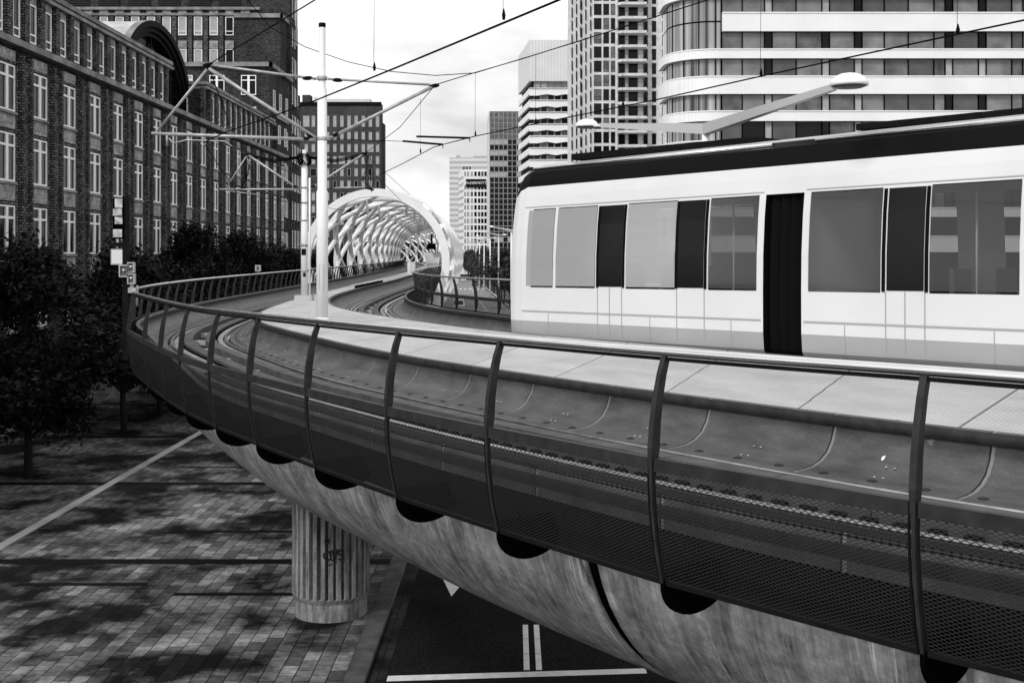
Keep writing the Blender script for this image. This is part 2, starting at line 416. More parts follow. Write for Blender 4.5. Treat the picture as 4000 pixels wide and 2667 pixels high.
# ------------------------------------------------------------------ plan curves of the viaduct
def catmull(pts, step=.5):
    P_ = [Vector((a, b)) for a, b in pts]; P_ = [2*P_[0]-P_[1]]+P_+[2*P_[-1]-P_[-2]]; o = []
    for i in range(1, len(P_)-2):
        p0, p1, p2, p3 = P_[i-1:i+3]; n = max(2, int((p2-p1).length/.1))
        for k in range(n):
            t = k/n; o.append(.5*((2*p1)+(p2-p0)*t+(2*p0-5*p1+4*p2-p3)*t*t+(3*p1-3*p2+p3-p0)*t**3))
    o.append(P_[-2])
    for _ in range(3):                                    # smooth, then resample evenly
        w_ = 14; q = []
        for i in range(len(o)):
            k = min(w_, i, len(o)-1-i); sg = Vector((0, 0))
            for j in range(i-k, i+k+1): sg += o[j]
            q.append(sg/(2*k+1))
        o = q
    return resample(o, step)
def resample(o, step):
    r = [o[0]]; acc = 0; last = o[0]
    for p in o[1:]:
        while (p-last).length+acc >= step:
            d = (p-last).length; t = (step-acc)/d; last = last.lerp(p, t); r.append(last.copy()); acc = 0
        acc += (p-last).length; last = p
    return r
def normals(c):
    n = []
    for i in range(len(c)):
        d = (c[min(i+1, len(c)-1)]-c[max(i-1, 0)]).normalized(); n.append(Vector((-d.y, d.x)))
    return n
def offset(c, o): return [p+q*o for p, q in zip(c, normals(c))]
TUBE = [(-9.1, 75), (-9.6, 95), (-10.3, 115), (-11.4, 140), (-13, 170), (-15.3, 200), (-20, 232), (-28, 265), (-39, 295)]
def DZ(y): return .013*min(max(y-8, 0), 12)
def Z(drop, y): return EYE-drop-DZ(y)
Rp = [(x-3.9, y) for x, y in TUBE[::-1]]+[(-12.75, 67), (-12.4, 55), (-12.05, 44.3), (-11.2, 35), (-9.86, 29.3), (-8.28, 25.76), (-6.95, 22.9), (-5.8, 20.6), (-4.1, 17.8), (-2.68, 15.46), (-1.38, 13.4), (-.24, 11.9), (1.36, 9.62), (1.84, 9.07), (2.92, 7.97), (3.42, 7.46), (4.6, 6.3), (6.1, 5.0), (8, 3.6), (11, 1.8)]
T2p = [(x+2.3, y) for x, y in TUBE[::-1]][:-1]+[(-6.9, 80), (-6.85, 65), (-6.5, 52), (-5.65, 44.5), (-4.3, 38.7), (-2.4, 34.3), (-.75, 30.9), (1.1, 27.6), (5, 23.05), (8.9, 18.5), (14, 12.6), (20, 5.6)]
RC = catmull(Rp, .3)
T1 = resample(offset(RC, 1.7), .3)
T2 = catmull(T2p, .3)
QC = resample(offset(T2, 1.9), .3)
def sweep(mb, path, prof, m=None, mats=None, closed=False, i0=0, i1=None, smooth=True, zf=Z, morph=None):
    """prof: list of (offset, drop)"""
    nr = normals(path); i1 = i1 or len(path); rows = []; uvs = []; lens = [0]
    for j in range(len(prof)):
        a = prof[j]; b = prof[(j+1) % len(prof)]; lens.append(lens[-1]+math.hypot(b[0]-a[0], b[1]-a[1]))
    for i in range(i0, i1):
        p = path[i]; n_ = nr[i]; row = []
        for jj, (o, d) in enumerate(prof):
            if morph:
                f_ = min(1, max(0, (27.5-p.y)/4)); o += (morph[jj][0]-o)*f_; d += (morph[jj][1]-d)*f_
            q = p+n_*o; row.append((q.x, q.y, zf(d, q.y)))
        rows.append(row); uvs.append([(i*.3, l) for l in lens])
    mb.grid(rows, m, uvs, closed, smooth, mats); return mb
# ------------------------------------------------------------------ SETTING: ground, road, paving
struct('ground', MB().box(-3000, 3000, -300, 5500, -.4, -.14), 'asphalt')
far = MB(); far.prism([(-2.75, -20), (11, -20), (11, 30), (4.5, 110), (-2.6, 218), (-14, 400), (-30, 400), (-15.5, 218), (-8.5, 110), (-5.6, 62)], -.139, -.12)
near_road = MB(); near_road.prism([(-2.75, -20), (12, -20), (12, 45), (-2.75, 45)], -.119, -.116)
struct('far_road', far, 'asphalt_far'); struct('road', near_road, 'asphalt')
pv = MB(); pv.prism([(-3.6, -30), (-3.6, 45), (-5.9, 62), (-9.0, 110), (-16, 218), (-34, 420), (-90, 420), (-90, -30)], -.12, 0)
struct('pavement', pv, 'paving')
struct('fine_paving', MB().box(-25.2, -16.0, -10, 240, .001, .004), 'paving_small')
pr = MB(); pr.prism([(12, -30), (12, 30), (5.0, 110), (-2.1, 218), (-13.4, 400), (120, 400), (120, -30)], -.118, .0)
struct('far_pavement', pr, 'curb_concrete')
kb = MB()
for k in range(80): kb.box(-3.6, -3.15, -20+k*.82, -20+k*.82+.812, -.12, .012)
mat('kerb_stone', .07, .85, var=.5, scale=2, bump=.3); struct('kerb', kb, 'kerb_stone')
struct('gutter_bricks', MB().box(-3.15, -2.75, -20, 45.5, -.12, -.105), 'gutter')
kr = MB(); a = Vector((4.5, 110, 0)); 
for p, q in (((12, 30), (5.0, 110)), ((5.0, 110), (-2.1, 218)), ((-2.1, 218), (-13.4, 400))): kr.beam((p[0]-.1, p[1], -.02), (q[0]-.1, q[1], -.02), .35, .16)
struct('far_kerb', kr, 'concrete_light')
st = MB()
for k in range(130): st.box(-15.97, -15.62, -20+k*1.5, -20+k*1.5+1.485, .0045, .02)
struct('drain_strip', st, 'concrete_light')
db = MB()
for y, w_ in ((33.3, .5), (44.6, .55), (56, .6), (68, .6)): db.box(-25.2, -3.62, y-w_/2, y+w_/2, .005, .009)
for x0, x1, y in ((-11, -6.6, 36.9), (-13.5, -10, 31), (-9, -5.2, 30.1), (-21, -17.5, 40.2), (-14, -11, 48)): db.box(x0, x1, y-.12, y+.12, .0095, .012)
struct('dark_paving_bands', db, 'steel_dark')
mk = MB()
mk.poly([(-2.72, 24.28, -.112), (2.9, 24.75, -.112), (2.9, 25.05, -.112), (-2.72, 24.6, -.112)])
for x in (.22, .49):
    for k in range(3): mk.box(x, x+.13, 24.95+k*1.02, 25.94+k*1.02, -.113, -.109)
mk.poly([(-2.0, 32.0, -.112), (-1.66, 30.3, -.112), (-1.32, 32.0, -.112)])
for x in (-.75, .45): mk.poly([(x, 32.0, -.112), (x+.34, 30.3, -.112), (x+.68, 32.0, -.112)])
struct('road_markings', mk, 'paint_white')
fm = MB()
for k in range(26):
    y = 110+k*8; x = -.3-(y-110)*.0585; fm.box(x, x+.22, y, y+3.2, -.1185, -.114)
for k in range(12): fm.box(-17.5+k*1.15, -16.9+k*1.15, 293, 297.5, -.1185, -.114)
struct('far_road_markings', fm, 'paint_white')
# ------------------------------------------------------------------ VIADUCT
via = thing('tram_viaduct', 'curving elevated concrete tram viaduct sweeping across the foreground to the white tube', 'viaduct', (0, 0, 0))
tp = [(-1.62, 1.68), (-1.60, 1.67), (-1.53, 1.68), (-1.52, 1.80), (-1.545, 1.81), (-1.50, 1.95), (-1.42, 2.07), (-1.30, 2.15), (-1.15, 2.2), (-1.02, 2.215), (-.86, 2.22), (-.83, 2.22), (-.82, 2.36), (-.42, 2.36)]
right = [(-o, d) for o, d in tp[::-1]]
prof = tp+right
pm_ = []
for j in range(len(prof)-1):
    o = (prof[j][0]+prof[j+1][0])/2; d = (prof[j][1]+prof[j+1][1])/2
    pm_.append('steel_post' if abs(o) > 1.5 and d > 1.7 and d < 1.815 else 'gap_dark' if abs(o) < .845 else 'trough_plate')
for pth, lab in ((T1, 'curved steel trough plates of the outer track'), (T2, 'curved steel trough plates of the inner track')):
    mb = MB(); low = [(-1.08, 2.55), (-1.08, 2.5), (-1.08, 2.45), (-1.08, 2.4), (-1.08, 2.32), (-1.07, 2.26), (-1.06, 2.235), (-1.04, 2.23), (-1.02, 2.228), (-.98, 2.226)]+tp[10:]
    sweep(mb, pth, tp, mats=pm_[:len(tp)-1], morph=low if pth is T1 else None); sweep(mb, pth, right, mats=pm_[len(tp):])
    if pth is T1:      # added dark sheet on the outer floor, blackening the view through the mesh
        cv = MB(); sweep(cv, pth, [(-1.075, 2.221), (-.86, 2.215)], 'steel_dark', i0=min(i for i in range(len(T1)) if T1[i].y < 23.4), smooth=False); part('dark_floor_strip', cv, None, via, recalc=False)
    mb2 = MB(); sweep(mb2, pth, [(-.45, 2.36), (-.3, 2.37), (-.3, 2.55), (.3, 2.55), (.3, 2.37), (.45, 2.36)], 'gap_dark', smooth=False)
    part('trough', mb, None, via, label=lab, recalc=False); part('track_bed', mb2, None, via, recalc=False)
# platform between the tracks
def frac(path, y):
    best = min(range(len(path)), key=lambda i: abs(path[i].y-y)); return best
E1 = offset(T1, 1.61); E2 = offset(T2, -1.61)
keys = [(frac(E1, a), frac(E2, b)) for a, b in ((230, 230), (75, 75), (45, 47), (34, 38), (26, 31), (20, 27), (14, 21), (10, 15), (5.2, 8))]
pl = MB(); rows = []; uvs = []; us = 0; prevm = None
for (a0, b0), (a1, b1) in zip(keys[:-1], keys[1:]):
    n_ = max(4, int(abs(a1-a0)/3))
    for k in range(n_+1 if (a1, b1) == keys[-1] else n_):
        t = k/n_; p = E1[int(a0+(a1-a0)*t)]; q = E2[int(b0+(b1-b0)*t)]; m_ = (p+q)/2
        if prevm is not None: us += (m_-prevm).length
        prevm = m_; row = []; ur = []
        for j in range(7):
            x = p.lerp(q, j/6); row.append((x.x, x.y, Z(1.683, x.y))); ur.append((us, (p-q).length*j/6))
        rows.append(row); uvs.append(ur)
pl.grid(rows, 'tread_plate', uvs, False, True)
part('platform', pl, None, via, recalc=False, label='pale metal tread plate walkway between the two tracks')
# outer ledge and fascia; the dark lower sheet stands in for soffit shade
fs = MB(); sweep(fs, RC, [(.09, 1.70), (.07, 2.02), (.04, 2.09), (.02, 2.25), (.25, 2.5), (.5, 2.85), (.84, 2.98)], 'steel_dark', smooth=False, morph=[(.63, 2.24), (.63, 2.30), (.63, 2.45), (.66, 2.65), (.72, 2.85), (.815, 3.0), (.85, 3.12)])
part('fascia', fs, None, via, recalc=False)
fs2 = MB(); sweep(fs2, T2, [(1.62, 1.68), (1.64, 2.2), (1.5, 2.6), (0, 2.7)], 'steel_dark', smooth=False); part('fascia', fs2, None, via, recalc=False)
# girder: closed section whose width grows towards the foreground
nr = normals(RC)
def width(y): 
    for (y0, w0), (y1, w1) in zip(((300, 6.2), (50, 6.2), (38, 8.6), (28, 11.2), (12, 12.2)), ((50, 6.2), (38, 8.6), (28, 11.2), (12, 12.2), (-10, 12.5))):
        if y1 <= y <= y0: return w0+(w1-w0)*(y0-y)/(y0-y1)
    return 12
def girder(i0, i1, pre=None):
    mb = MB(); rows = []; uvs = []
    for i in ([-1] if pre else [])+list(range(i0, i1)):
        p = RC[i] if i >= 0 else RC[i0-1].lerp(RC[i0], pre); i = max(i, i0) if pre else i; n_ = nr[i]; W_ = width(p.y); row = []; ur = []
        a_, d0, dep = 2.6, 2.62, 2.42
        if p.y > 50: dep = 1.5
        elif p.y > 34: dep = 1.5+.92*(50-p.y)/16
        pr_ = []
        for k in range(15):
            t = PI/2*k/14; pr_.append((.82+a_*(1-math.cos(t)), d0+dep*math.sin(t)**1.0))
        for k in range(1, 15):
            t = PI/2*k/14; pr_.append((W_-a_+a_*math.sin(t), d0+dep*math.cos(t)))
        l = 0
        for k, (o, d) in enumerate(pr_):
            if k: l += math.hypot(o-pr_[k-1][0], d-pr_[k-1][1])
            q = p+n_*o; row.append((q.x, q.y, EYE-d-DZ(p.y))); ur.append((i*.3, l))
        rows.append(row); uvs.append(ur+[(0, 0)])
    mb.grid(rows, 'girder_concrete', uvs, True, True)
    n_c = len(rows[0]); last = (len(rows)-1)*n_c
    mb.face(list(range(n_c)), 'girder_concrete'); mb.face([last+k for k in range(n_c)], 'girder_concrete')
    return mb
JX = min(range(len(RC)), key=lambda i: (RC[i]-Vector((.15, 11.3))).length)
part('girder', girder(0, JX), None, via, label='streaked curved concrete girder beyond the dark joint')
part('girder', girder(JX, len(RC), .62), None, via, label='streaked curved concrete girder on the near side of the dark joint')
jb = MB(); rows = []
for fr_ in (-.05, .2, .4, .67):
    p = RC[JX-1].lerp(RC[JX], fr_); row = []
    for k in range(18):
        t = PI/2*k/17; q = p+nr[JX]*(.845+2.6*(1-math.cos(t))); row.append((q.x, q.y, EYE-2.61-2.405*math.sin(t)-DZ(p.y)))
    rows.append(row)
jb.grid(rows, 'black'); part('expansion_joint', jb, None, via, recalc=False)
# rivets: nobody could count them
rv = MB()
def rivet(p, z, r_=.022):
    rv.lathe([(r_, 0), (r_*.9, r_*.6), (r_*.4, r_*.95), (.002, r_)], 6, (p.x, p.y, z), 'galvanised')
for pth, lim in ((T1, 62), (T2, 60)):
    n_ = normals(pth)
    for i in range(len(pth)):
        y = pth[i].y
        if y > lim or y < 5 or pth[i].x > 9: continue
        if i % 6 == 0:
            for sg in (-1, 1):
                for o, d in ((1.33, 2.125), (1.12, 2.2)):
                    for di in (-.05, .05):
                        tv = Vector((n_[i].y, -n_[i].x)); q = pth[i]+n_[i]*o*sg+tv*di
                        if pth is T1 and sg < 0 and y < 29: continue
                        rivet(q, Z(d, q.y), .016)
        if i % 2 == 0:
            for sg in (-1, 1):
                if pth is T1 and sg < 0 and y < 29: continue
                q = pth[i]+n_[i]*1.0*sg; z = Z(2.212, q.y)
                rv.lathe([(.055, 0), (.05, .004), (.02, .008), (.015, .015), (.002, .016)], 8, (q.x, q.y, z), 'steel_post')
o = part('rivets', rv, None, via, kind='stuff')
sp = MB(); rr = random.Random(3)
for cx, cy, r0 in ((4.12, 11.95, .2), (3.98, 11.78, .05), (4.3, 12.02, .035), (3.8, 11.7, .025)):
    i_ = idx_t = min(range(len(T1)), key=lambda i: (T1[i]-Vector((cx, cy))).length)
    pts_ = []
    for k in range(14):
        a = 2*PI*k/14; q = Vector((cx+r0*rr.uniform(.5, 1.1)*math.cos(a), cy+r0*.7*rr.uniform(.5, 1.1)*math.sin(a))); o = abs((q-T1[i_]).dot(normals(T1)[i_]))
        d = 2.218
        for (o0, d0), (o1, d1) in zip(right[:-1], right[1:]):
            if o0 <= o <= o1 and o1 > .86: d = d0+(d1-d0)*(o-o0)/max(1e-6, o1-o0)
        pts_.append((q.x, q.y, Z(d, q.y)+.006))
    sp.poly(pts_, 'paint_white')
part('bird_droppings', sp, None, via, label='white splash on the trough plate', recalc=False)
# tracks
def track(path, label, grp):
    t = thing('tram_track', label, 'tram track', (0, 0, 0), group=grp)
    for sg in (-1, 1):
        mb = MB(); c = .7175*sg
        sweep(mb, path, [(c-.07, 2.35), (c-.07, 2.33), (c-.012, 2.31), (c-.012, 2.235), (c-.034, 2.22), (c-.03, 2.205), (c+.03, 2.205), (c+.034, 2.22), (c+.012, 2.235), (c+.012, 2.31), (c+.07, 2.33), (c+.07, 2.35)], 'rail_steel', smooth=False)
        part('rail', mb, None, t)
        mb = MB(); b0, b1 = sorted((.50*sg, .64*sg))
        sweep(mb, path, [(b0, 2.4), (b0, 2.25), (b1, 2.25), (b1, 2.4)], 'beam_concrete', smooth=False)
        part('rail_beam', mb, None, t)
        mb = MB(); b0, b1 = sorted((.17*sg, .42*sg)); 
        # raised inner curb in short straight blocks
        n_ = normals(path)
        for i in range(0, len(path)-5, 5):
            A = []
            for jj in (i, i+5):
                for o in (b0, b1): A.append(path[jj]+n_[jj]*o)
            z0, z1 = Z(2.55, A[0].y), Z(2.17, A[0].y); z2 = Z(2.17, A[2].y)
            g = [A[0], A[1], A[3]+(A[1]-A[3])*.012, A[2]+(A[0]-A[2])*.012]
            bb = len(mb.v); mb.v += [(p.x, p.y, z0) for p in g]+[(g[0].x, g[0].y, z1), (g[1].x, g[1].y, z1), (g[2].x, g[2].y, z2), (g[3].x, g[3].y, z2)]
            for q in ((4,5,6,7),(0,1,5,4),(1,2,6,5),(2,3,7,6),(3,0,4,7)): mb.face([bb+k for k in q], 'curb_concrete')
        part('guard_curb', mb, None, t)
    # fastener blocks and cross beams
    fb = MB(); n_ = normals(path); cbn = 0
    for i in range(0, len(path)-1):
        if path[i].y > 90 or path[i].y < 4: continue
        tv = Vector((n_[i].y, -n_[i].x, 0)); nv = Vector((n_[i].x, n_[i].y, 0))
        for sg in (-1, 1):
            p = path[i]+n_[i]*.465*sg; fb.obox((p.x, p.y, Z(2.27, p.y)), nv, tv, Vector((0, 0, 1)), .035, .07, .05, 'rubber')
        if i % 10 == 0 and cbn < 60:
            p = path[i]; cb = MB().obox((0, 0, 0), nv, tv, Vector((0, 0, 1)), .17, .07, .07, 'concrete_light')
            part('cross_beam', cb, None, t, (p.x, p.y, Z(2.36, p.y))); cbn += 1
    part('fastener_blocks', fb, None, t, kind='stuff')
    return t
track(T1, 'outer curved tram track with dark toothed rail beams beside the mesh railing', 'tram tracks on the viaduct')
track(T2, 'inner curved tram track running under the white tram', 'tram tracks on the viaduct')
# ------------------------------------------------------------------ RAILINGS
def post_mesh(prof, h_lip, fin):
    """local: +x outward, y along, z relative to eye"""
    mb = MB(); pts = [Vector((e, 0, -d)) for e, d in prof]; rows = []
    for i, p in enumerate(pts):
        d = (pts[min(i+1, len(pts)-1)]-pts[max(i-1, 0)]).normalized(); nx = Vector((-d.z, 0, d.x)); 
        if nx.x < 0: nx = -nx
        t = i/(len(pts)-1); wd = (.038+.025*min(1, t*2.2)) if prof[i][1] <= prof[0][1]+.86 else .028
        th = .026 if prof[i][1] <= prof[0][1]+.86 else .014
        rows.append([p-nx*wd-Vector((0, th, 0)), p+nx*wd*.6-Vector((0, th, 0)), p+nx*wd*.6+Vector((0, th, 0)), p-nx*wd+Vector((0, th, 0))])
    mb.grid(rows, 'steel_post', None, True, False)
    mb.face([0, 1, 2, 3], 'steel_post'); l = 4*(len(rows)-1); mb.face([l, l+1, l+2, l+3], 'steel_post')
    mb.obox((prof[0][0], 0, -prof[0][1]+.03), Vector((1,0,0)), Vector((0,1,0)), Vector((0,0,1)), .03, .05, .012, 'steel_post')
    if fin:
        f_ = MB(); y = .02; poly = [(.02, 2.70), (.04, 2.80)]+[(-.36+.40*math.cos(R(a))*(1 if a < 90 else 1.2), 2.84+.30*math.sin(R(a))) for a in range(8, 165, 12)]+[(-1.1, 2.7)]
        n_ = len(poly); f_.v = [(a, -y, -b) for a, b in poly]+[(a, y, -b) for a, b in poly]
        f_.face(list(range(n_)), 'black'); f_.face([n_+k for k in range(n_)][::-1], 'black')
        for k in range(n_): f_.face([k, (k+1) % n_, n_+(k+1) % n_, n_+k], 'black')
        return mb.mesh('post'), f_.mesh('bracket')
    return mb.mesh('post'), None
def idx_near(c, p): return min(range(len(c)), key=lambda i: (c[i]-Vector(p)).length)
def railing(name, label, path, sgn, stations, prof, htop, pan, fin, rail_r=.036, joints=()):
    t = thing(name, label, 'railing')
    pm, fmesh = post_mesh(prof, 0, fin); nr = normals(path); merged = MB(); mp2 = MB()
    hr = MB(); hr.tube([(path[i].x, path[i].y, Z(htop, path[i].y)) for i in range(stations[0], stations[-1]+(1 if sgn > 0 else 1), 2)], rail_r, 10, 'handrail_steel')
    part('handrail', hr, None, t)
    if fin:
        cs = MB(); sweep(cs, path, [(-.018, htop+.045), (-.018, htop+.075), (.018, htop+.075), (.018, htop+.045)], 'steel_dark', closed=True, i0=stations[0], i1=stations[-1], smooth=False); part('handrail_channel', cs, None, t)
    order = sorted(range(len(stations)), key=lambda k: path[stations[k]].length)
    for rank, k in enumerate(order):
        i = stations[k]; p = path[i]; n_ = -nr[i]*sgn; rz = math.atan2(n_.y, n_.x); loc = (p.x, p.y, EYE-DZ(p.y))
        if rank < 100:
            o = link('post', pm, t, loc, rz)
            if fmesh: link('bracket', fmesh, o)
        else:
            M = Matrix.Translation(loc) @ Matrix.Rotation(rz, 4, 'Z'); b = len(merged.v)
            merged.v += [tuple(M @ v.co) for v in pm.vertices]
            for f in pm.polygons: merged.face([b+q for q in f.vertices], 'steel_post')
    if merged.v: part('post', merged, None, t, kind='stuff')
    order = sorted(range(len(stations)-1), key=lambda k: path[stations[k]].length)
    for rank, k in enumerate(order):
        i0, i1 = stations[k], stations[k+1]; fr = MB(); ms = MB()
        pts = [path[i] for i in range(i0, i1+1)]; nn = [-nr[i]*sgn for i in range(i0, i1+1)]
        # straight panel between its posts, curved in section
        a, b = pts[0], pts[-1]; na, nb = nn[0], nn[-1]; Lg = (b-a).length; g = .035/Lg
        def P(u, e, d):
            q = a.lerp(b, u)+(na.lerp(nb, u))*e; return Vector((q.x, q.y, Z(d, q.y)))
        rows = []; uvs = []; l = 0
        for j, (e, d) in enumerate(pan):
            if j: l += math.hypot(e-pan[j-1][0], d-pan[j-1][1])
            rows.append([P(u, e, d) for u in (g, .25, .5, .75, 1-g)]); uvs.append([(k*7.3+u*Lg, l) for u in (g, .25, .5, .75, 1-g)])
        ms.grid(rows, 'expanded_mesh', uvs, False, True)
        e0, d0 = pan[0]; e1, d1 = pan[-1]
        fr.beam(P(g, e0-.01, d0-.03), P(1-g, e0-.01, d0-.03), .055, .11, 'steel_post')
        fr.beam(P(g, e1-.02, d1+.02), P(1-g, e1-.02, d1+.02), .05, .04, 'steel_dark')
        for u in (g, 1-g):
            fr.tube([P(u, e, d) for e, d in pan], .011, 4, 'steel_dark', smooth=False)
        if rank < 100:
            o = part('panel_frame', fr, None, t); part('mesh_panel', ms, None, o, recalc=False)
        else:
            for g2 in (fr, ms):
                bb = len(mp2.v); mp2.v += [tuple(v) for v in g2.v]
                for f, mi, uv in zip(g2.f, g2.mi, g2.uv): mp2.face([bb+q for q in f], g2.mats[mi], uv)
    if mp2.v: part('panel_frame', mp2, None, t, kind='stuff', recalc=False)
    return t
near_ = [(-8.96, 27.42), (-8.05, 25.25), (-7.0, 22.98), (-6.14, 21.43), (-5.18, 19.9), (-3.93, 17.64), (-2.68, 15.46), (-1.38, 13.36), (-.11, 11.76), (1.37, 9.62), (2.95, 7.93), (4.65, 6.25), (6.5, 4.7)]
ratio = [-.3325, -.3190, -.3046, -.2867, -.2604, -.2230, -.1734, -.1031, -.0096, .1424, .3674]
def idx_ratio(q): return min((i for i in range(len(RC)) if 4 < RC[i].y < 28.5), key=lambda i: abs(RC[i].x/RC[i].y-q))
ns = [idx_ratio(q) for q in ratio]+[idx_near(RC, (4.65, 6.25)), idx_near(RC, (6.5, 4.7))]
fars = list(range(ns[0], frac(RC, 190), -5))[::-1]
stations = fars+ns[1:]
po = [(0, .86), (.05, 1.0), (.10, 1.2), (.135, 1.42), (.155, 1.64), (.165, 1.9), (.15, 2.15), (.12, 2.4), (.08, 2.6), (.03, 2.8)]
pa = [(.16, 1.80), (.17, 1.9), (.155, 2.15), (.125, 2.4), (.085, 2.6), (.03, 2.78)]
railing('viaduct_railing', 'long curved steel railing with expanded mesh panels along the outer edge of the viaduct', RC, 1, stations, po, .82, pa, True, .04)
q0 = frac(QC, 190); q1 = idx_near(QC, (13, 15))
qs = list(range(q0, frac(QC, 60), 5))
qs += list(range(qs[-1]+6, q1, 6))
pq = [(0, .67), (.06, .85), (.11, 1.1), (.13, 1.3), (.13, 1.5), (.10, 1.7)]
pb = [(.13, 1.30), (.13, 1.5), (.10, 1.68)]
railing('inner_railing', 'shorter curved railing with bowed posts on the street side between the tube and the tram', QC, -1, qs, pq, .63, pb, False, .03)
# ------------------------------------------------------------------ PIER
pt = thing('viaduct_pier', 'fluted round concrete pier with scrawled graffiti under the viaduct', 'pier', (-4.6, 28.65, 0))
n = 120; rows = []
def flute(k, dep): 
    ph = (k/n*30) % 1; return dep if ph > .72 else 0
for z, r_, d in ((0, .90, 0), (.42, .90, 0), (.55, .965, 0), (.56, .965, .17), (2.85, .965, .17), (2.86, .965, 0), (3.3, .975, 0), (4.45, 1.0, 0)):
    rows.append([((r_-flute(k, d))*math.cos(2*PI*k/n), (r_-flute(k, d))*math.sin(2*PI*k/n), z) for k in range(n)])
mb = MB(); mb.grid(rows, 'pier_concrete', None, True, False); part('shaft', mb, None, pt)
gm = MB()
def scr(pts):
    o = []
    for u, z in pts:
        a = -PI/2+(u+.10)/.975; o.append((.975*math.cos(a), .975*math.sin(a), z))
    gm.tube(o, .022, 5, 'graffiti', smooth=False)
def arc(cx, cz, r_, a0, a1, n_=8, sx=1.): return [(cx+sx*r_*math.cos(R(a0+(a1-a0)*k/n_)), cz+r_*math.sin(R(a0+(a1-a0)*k/n_))) for k in range(n_+1)]
scr(arc(-.04, 2.02, .055, 0, 360)); scr(arc(-.03, 1.66, .10, 60, 300)); scr([(.03, 1.78), (.05, 1.58), (.09, 1.54)])
scr([(.08, 1.80), (.14, 1.52), (.20, 1.82)]); scr(arc(.29, 1.73, .06, 30, 270)+arc(.29, 1.61, .06, 90, -150)); scr([(-.02, 1.44), (.06, 1.46)])
part('graffiti', gm, None, pt, label='black spray-painted scrawl on the pier')
for px, py in ((-9.2, 64), (-9.4, 88)):
    t = thing('viaduct_pier', 'plain round concrete pier under the far part of the viaduct' if py < 70 else 'plain round concrete pier below the white tube', 'pier', (px, py, 0))
    part('shaft', MB().lathe([(.9, 0), (.9, .5), (.965, .6), (.965, 4.9), (1.2, 5.4)], 40), 'pier_concrete', t)
# ------------------------------------------------------------------ LATTICE TUBE
tube = thing('lattice_tube', 'white tubular steel lattice shelter spanning the tracks like a giant ribbed hoop', 'shelter')
TC = catmull([(x, y) for x, y in TUBE], .5); tn = normals(TC)
def tpos(sidx, th, r_):
    i = min(max(sidx, 0), (len(TC)-1)); i0 = int(i); fr_ = i-i0; i1 = min(i0+1, len(TC)-1)
    p = TC[i0].lerp(TC[i1], fr_); n_ = tn[i0]     # heading +Y so left normal is -X
    return Vector((p.x+n_.x*r_*-math.cos(th), p.y+n_.y*r_*-math.cos(th), 8.43+r_*math.sin(th)))
TR = 4.85
def hoop(s0, wax, rin, rout, m='steel_white', n_=72, a0=0, a1=360):
    mb = MB(); rows = []
    cl = (a1-a0 == 360)
    for k in range(n_ if cl else n_+1):
        th = R(a0+(a1-a0)*k/n_); rows.append([tpos(s0, th, rin), tpos(s0, th, rout), tpos(s0+wax/.5, th, rout), tpos(s0+wax/.5, th, rin)])
    if cl: rows.append(rows[0])
    mb.grid(rows, m, None, True, False)
    if not cl: mb.face([0, 1, 2, 3], m); l = 4*(len(rows)-1); mb.face([l, l+1, l+2, l+3], m)
    return mb
part('portal_ring', hoop(0, .55, TR-.50, TR+.02, n_=96), None, tube)
SP = 19   # 8 m in half-metre steps
nh = int((len(TC)-1)/SP)
for k in range(1, nh+1):
    part('hoop', hoop(k*SP-2, .5, TR-.06, TR+.32, a0=-42, a1=222), None, tube)
rows_ = 15; dth = 17.5
for fam in (-1, 1):
    for k in range(-rows_//2-1, nh+1):
        pts = []
        for j in range(rows_*2+1):
            th = -34+j*dth/2; sx = (k+j/4)*SP
            if sx < 1 or sx > len(TC)-2: continue
            ang = th if fam > 0 else 180-th
            pts.append(tpos(sx, R(ang), TR-.02))
        if len(pts) > 3:
            mb = MB().tube(pts, .19, 10, 'steel_white'); part('diagonal_tube', mb, None, tube)
for sg, nm in ((-34, 0), (214, 1)):
    mb = MB().tube([tpos(i, R(sg), TR) for i in range(1, len(TC)-1, 4)], .3, 8, 'steel_white'); part('edge_beam', mb, None, tube)
for k in range(1, nh, 1):
    for th in (72, 108):
        a = tpos(k*SP-2, R(th), TR-.1); mb = MB(); mb.beam(a, a+Vector((.05 if th > 90 else -.05, 0, -1.1)), .16, .1, 'galvanised'); part('hanger_plate', mb, None, tube)
# portal foot
ft = MB(); ft.tube([(-5.4, 76.2, 0), (-5.1, 75.9, 2.5), (-4.85, 75.7, 5.0)], [.55, .42, .34], 14, 'galvanised'); part('foot', ft, None, tube)
# station wall and hanging board inside the tube
sw = thing('station_end_wall', 'pale slatted tapering wall between the tracks deep inside the white tube', 'wall', (-11.0, 152, Z(1.7, 60)))
sw.location = (-10.7, 150, 7.1)
mb = MB(); mb.v = [(-.75, 0, 0), (.75, 0, 0), (1.05, 0, 2.1), (-1.05, 0, 2.1), (-.75, 6, 0), (.75, 6, 0), (1.05, 6, 2.1), (-1.05, 6, 2.1)]
for q in ((0,1,2,3),(1,5,6,2),(4,0,3,7),(3,2,6,7),(5,4,7,6)): mb.face(list(q), 'pale_banded')
part('wall', mb, None, sw)
for sg in (-1, 1): part('edge_rib', MB().tube([(sg*.72, -.05, 0), (sg*.8, -.05, .8), (sg*.95, -.05, 1.6), (sg*1.12, -.05, 2.15)], .08, 6), 'steel_white', sw)
hb = thing('hanging_board', 'black rectangular board hanging on a black stem inside the white tube', 'sign', (-10.75, 149, 9.6))
part('board', MB().box(-.55, .55, -.05, .05, 0, .75), 'black', hb); part('stem', MB().box(-.12, .12, -.05, .05, .75, 2.0), 'black', hb)
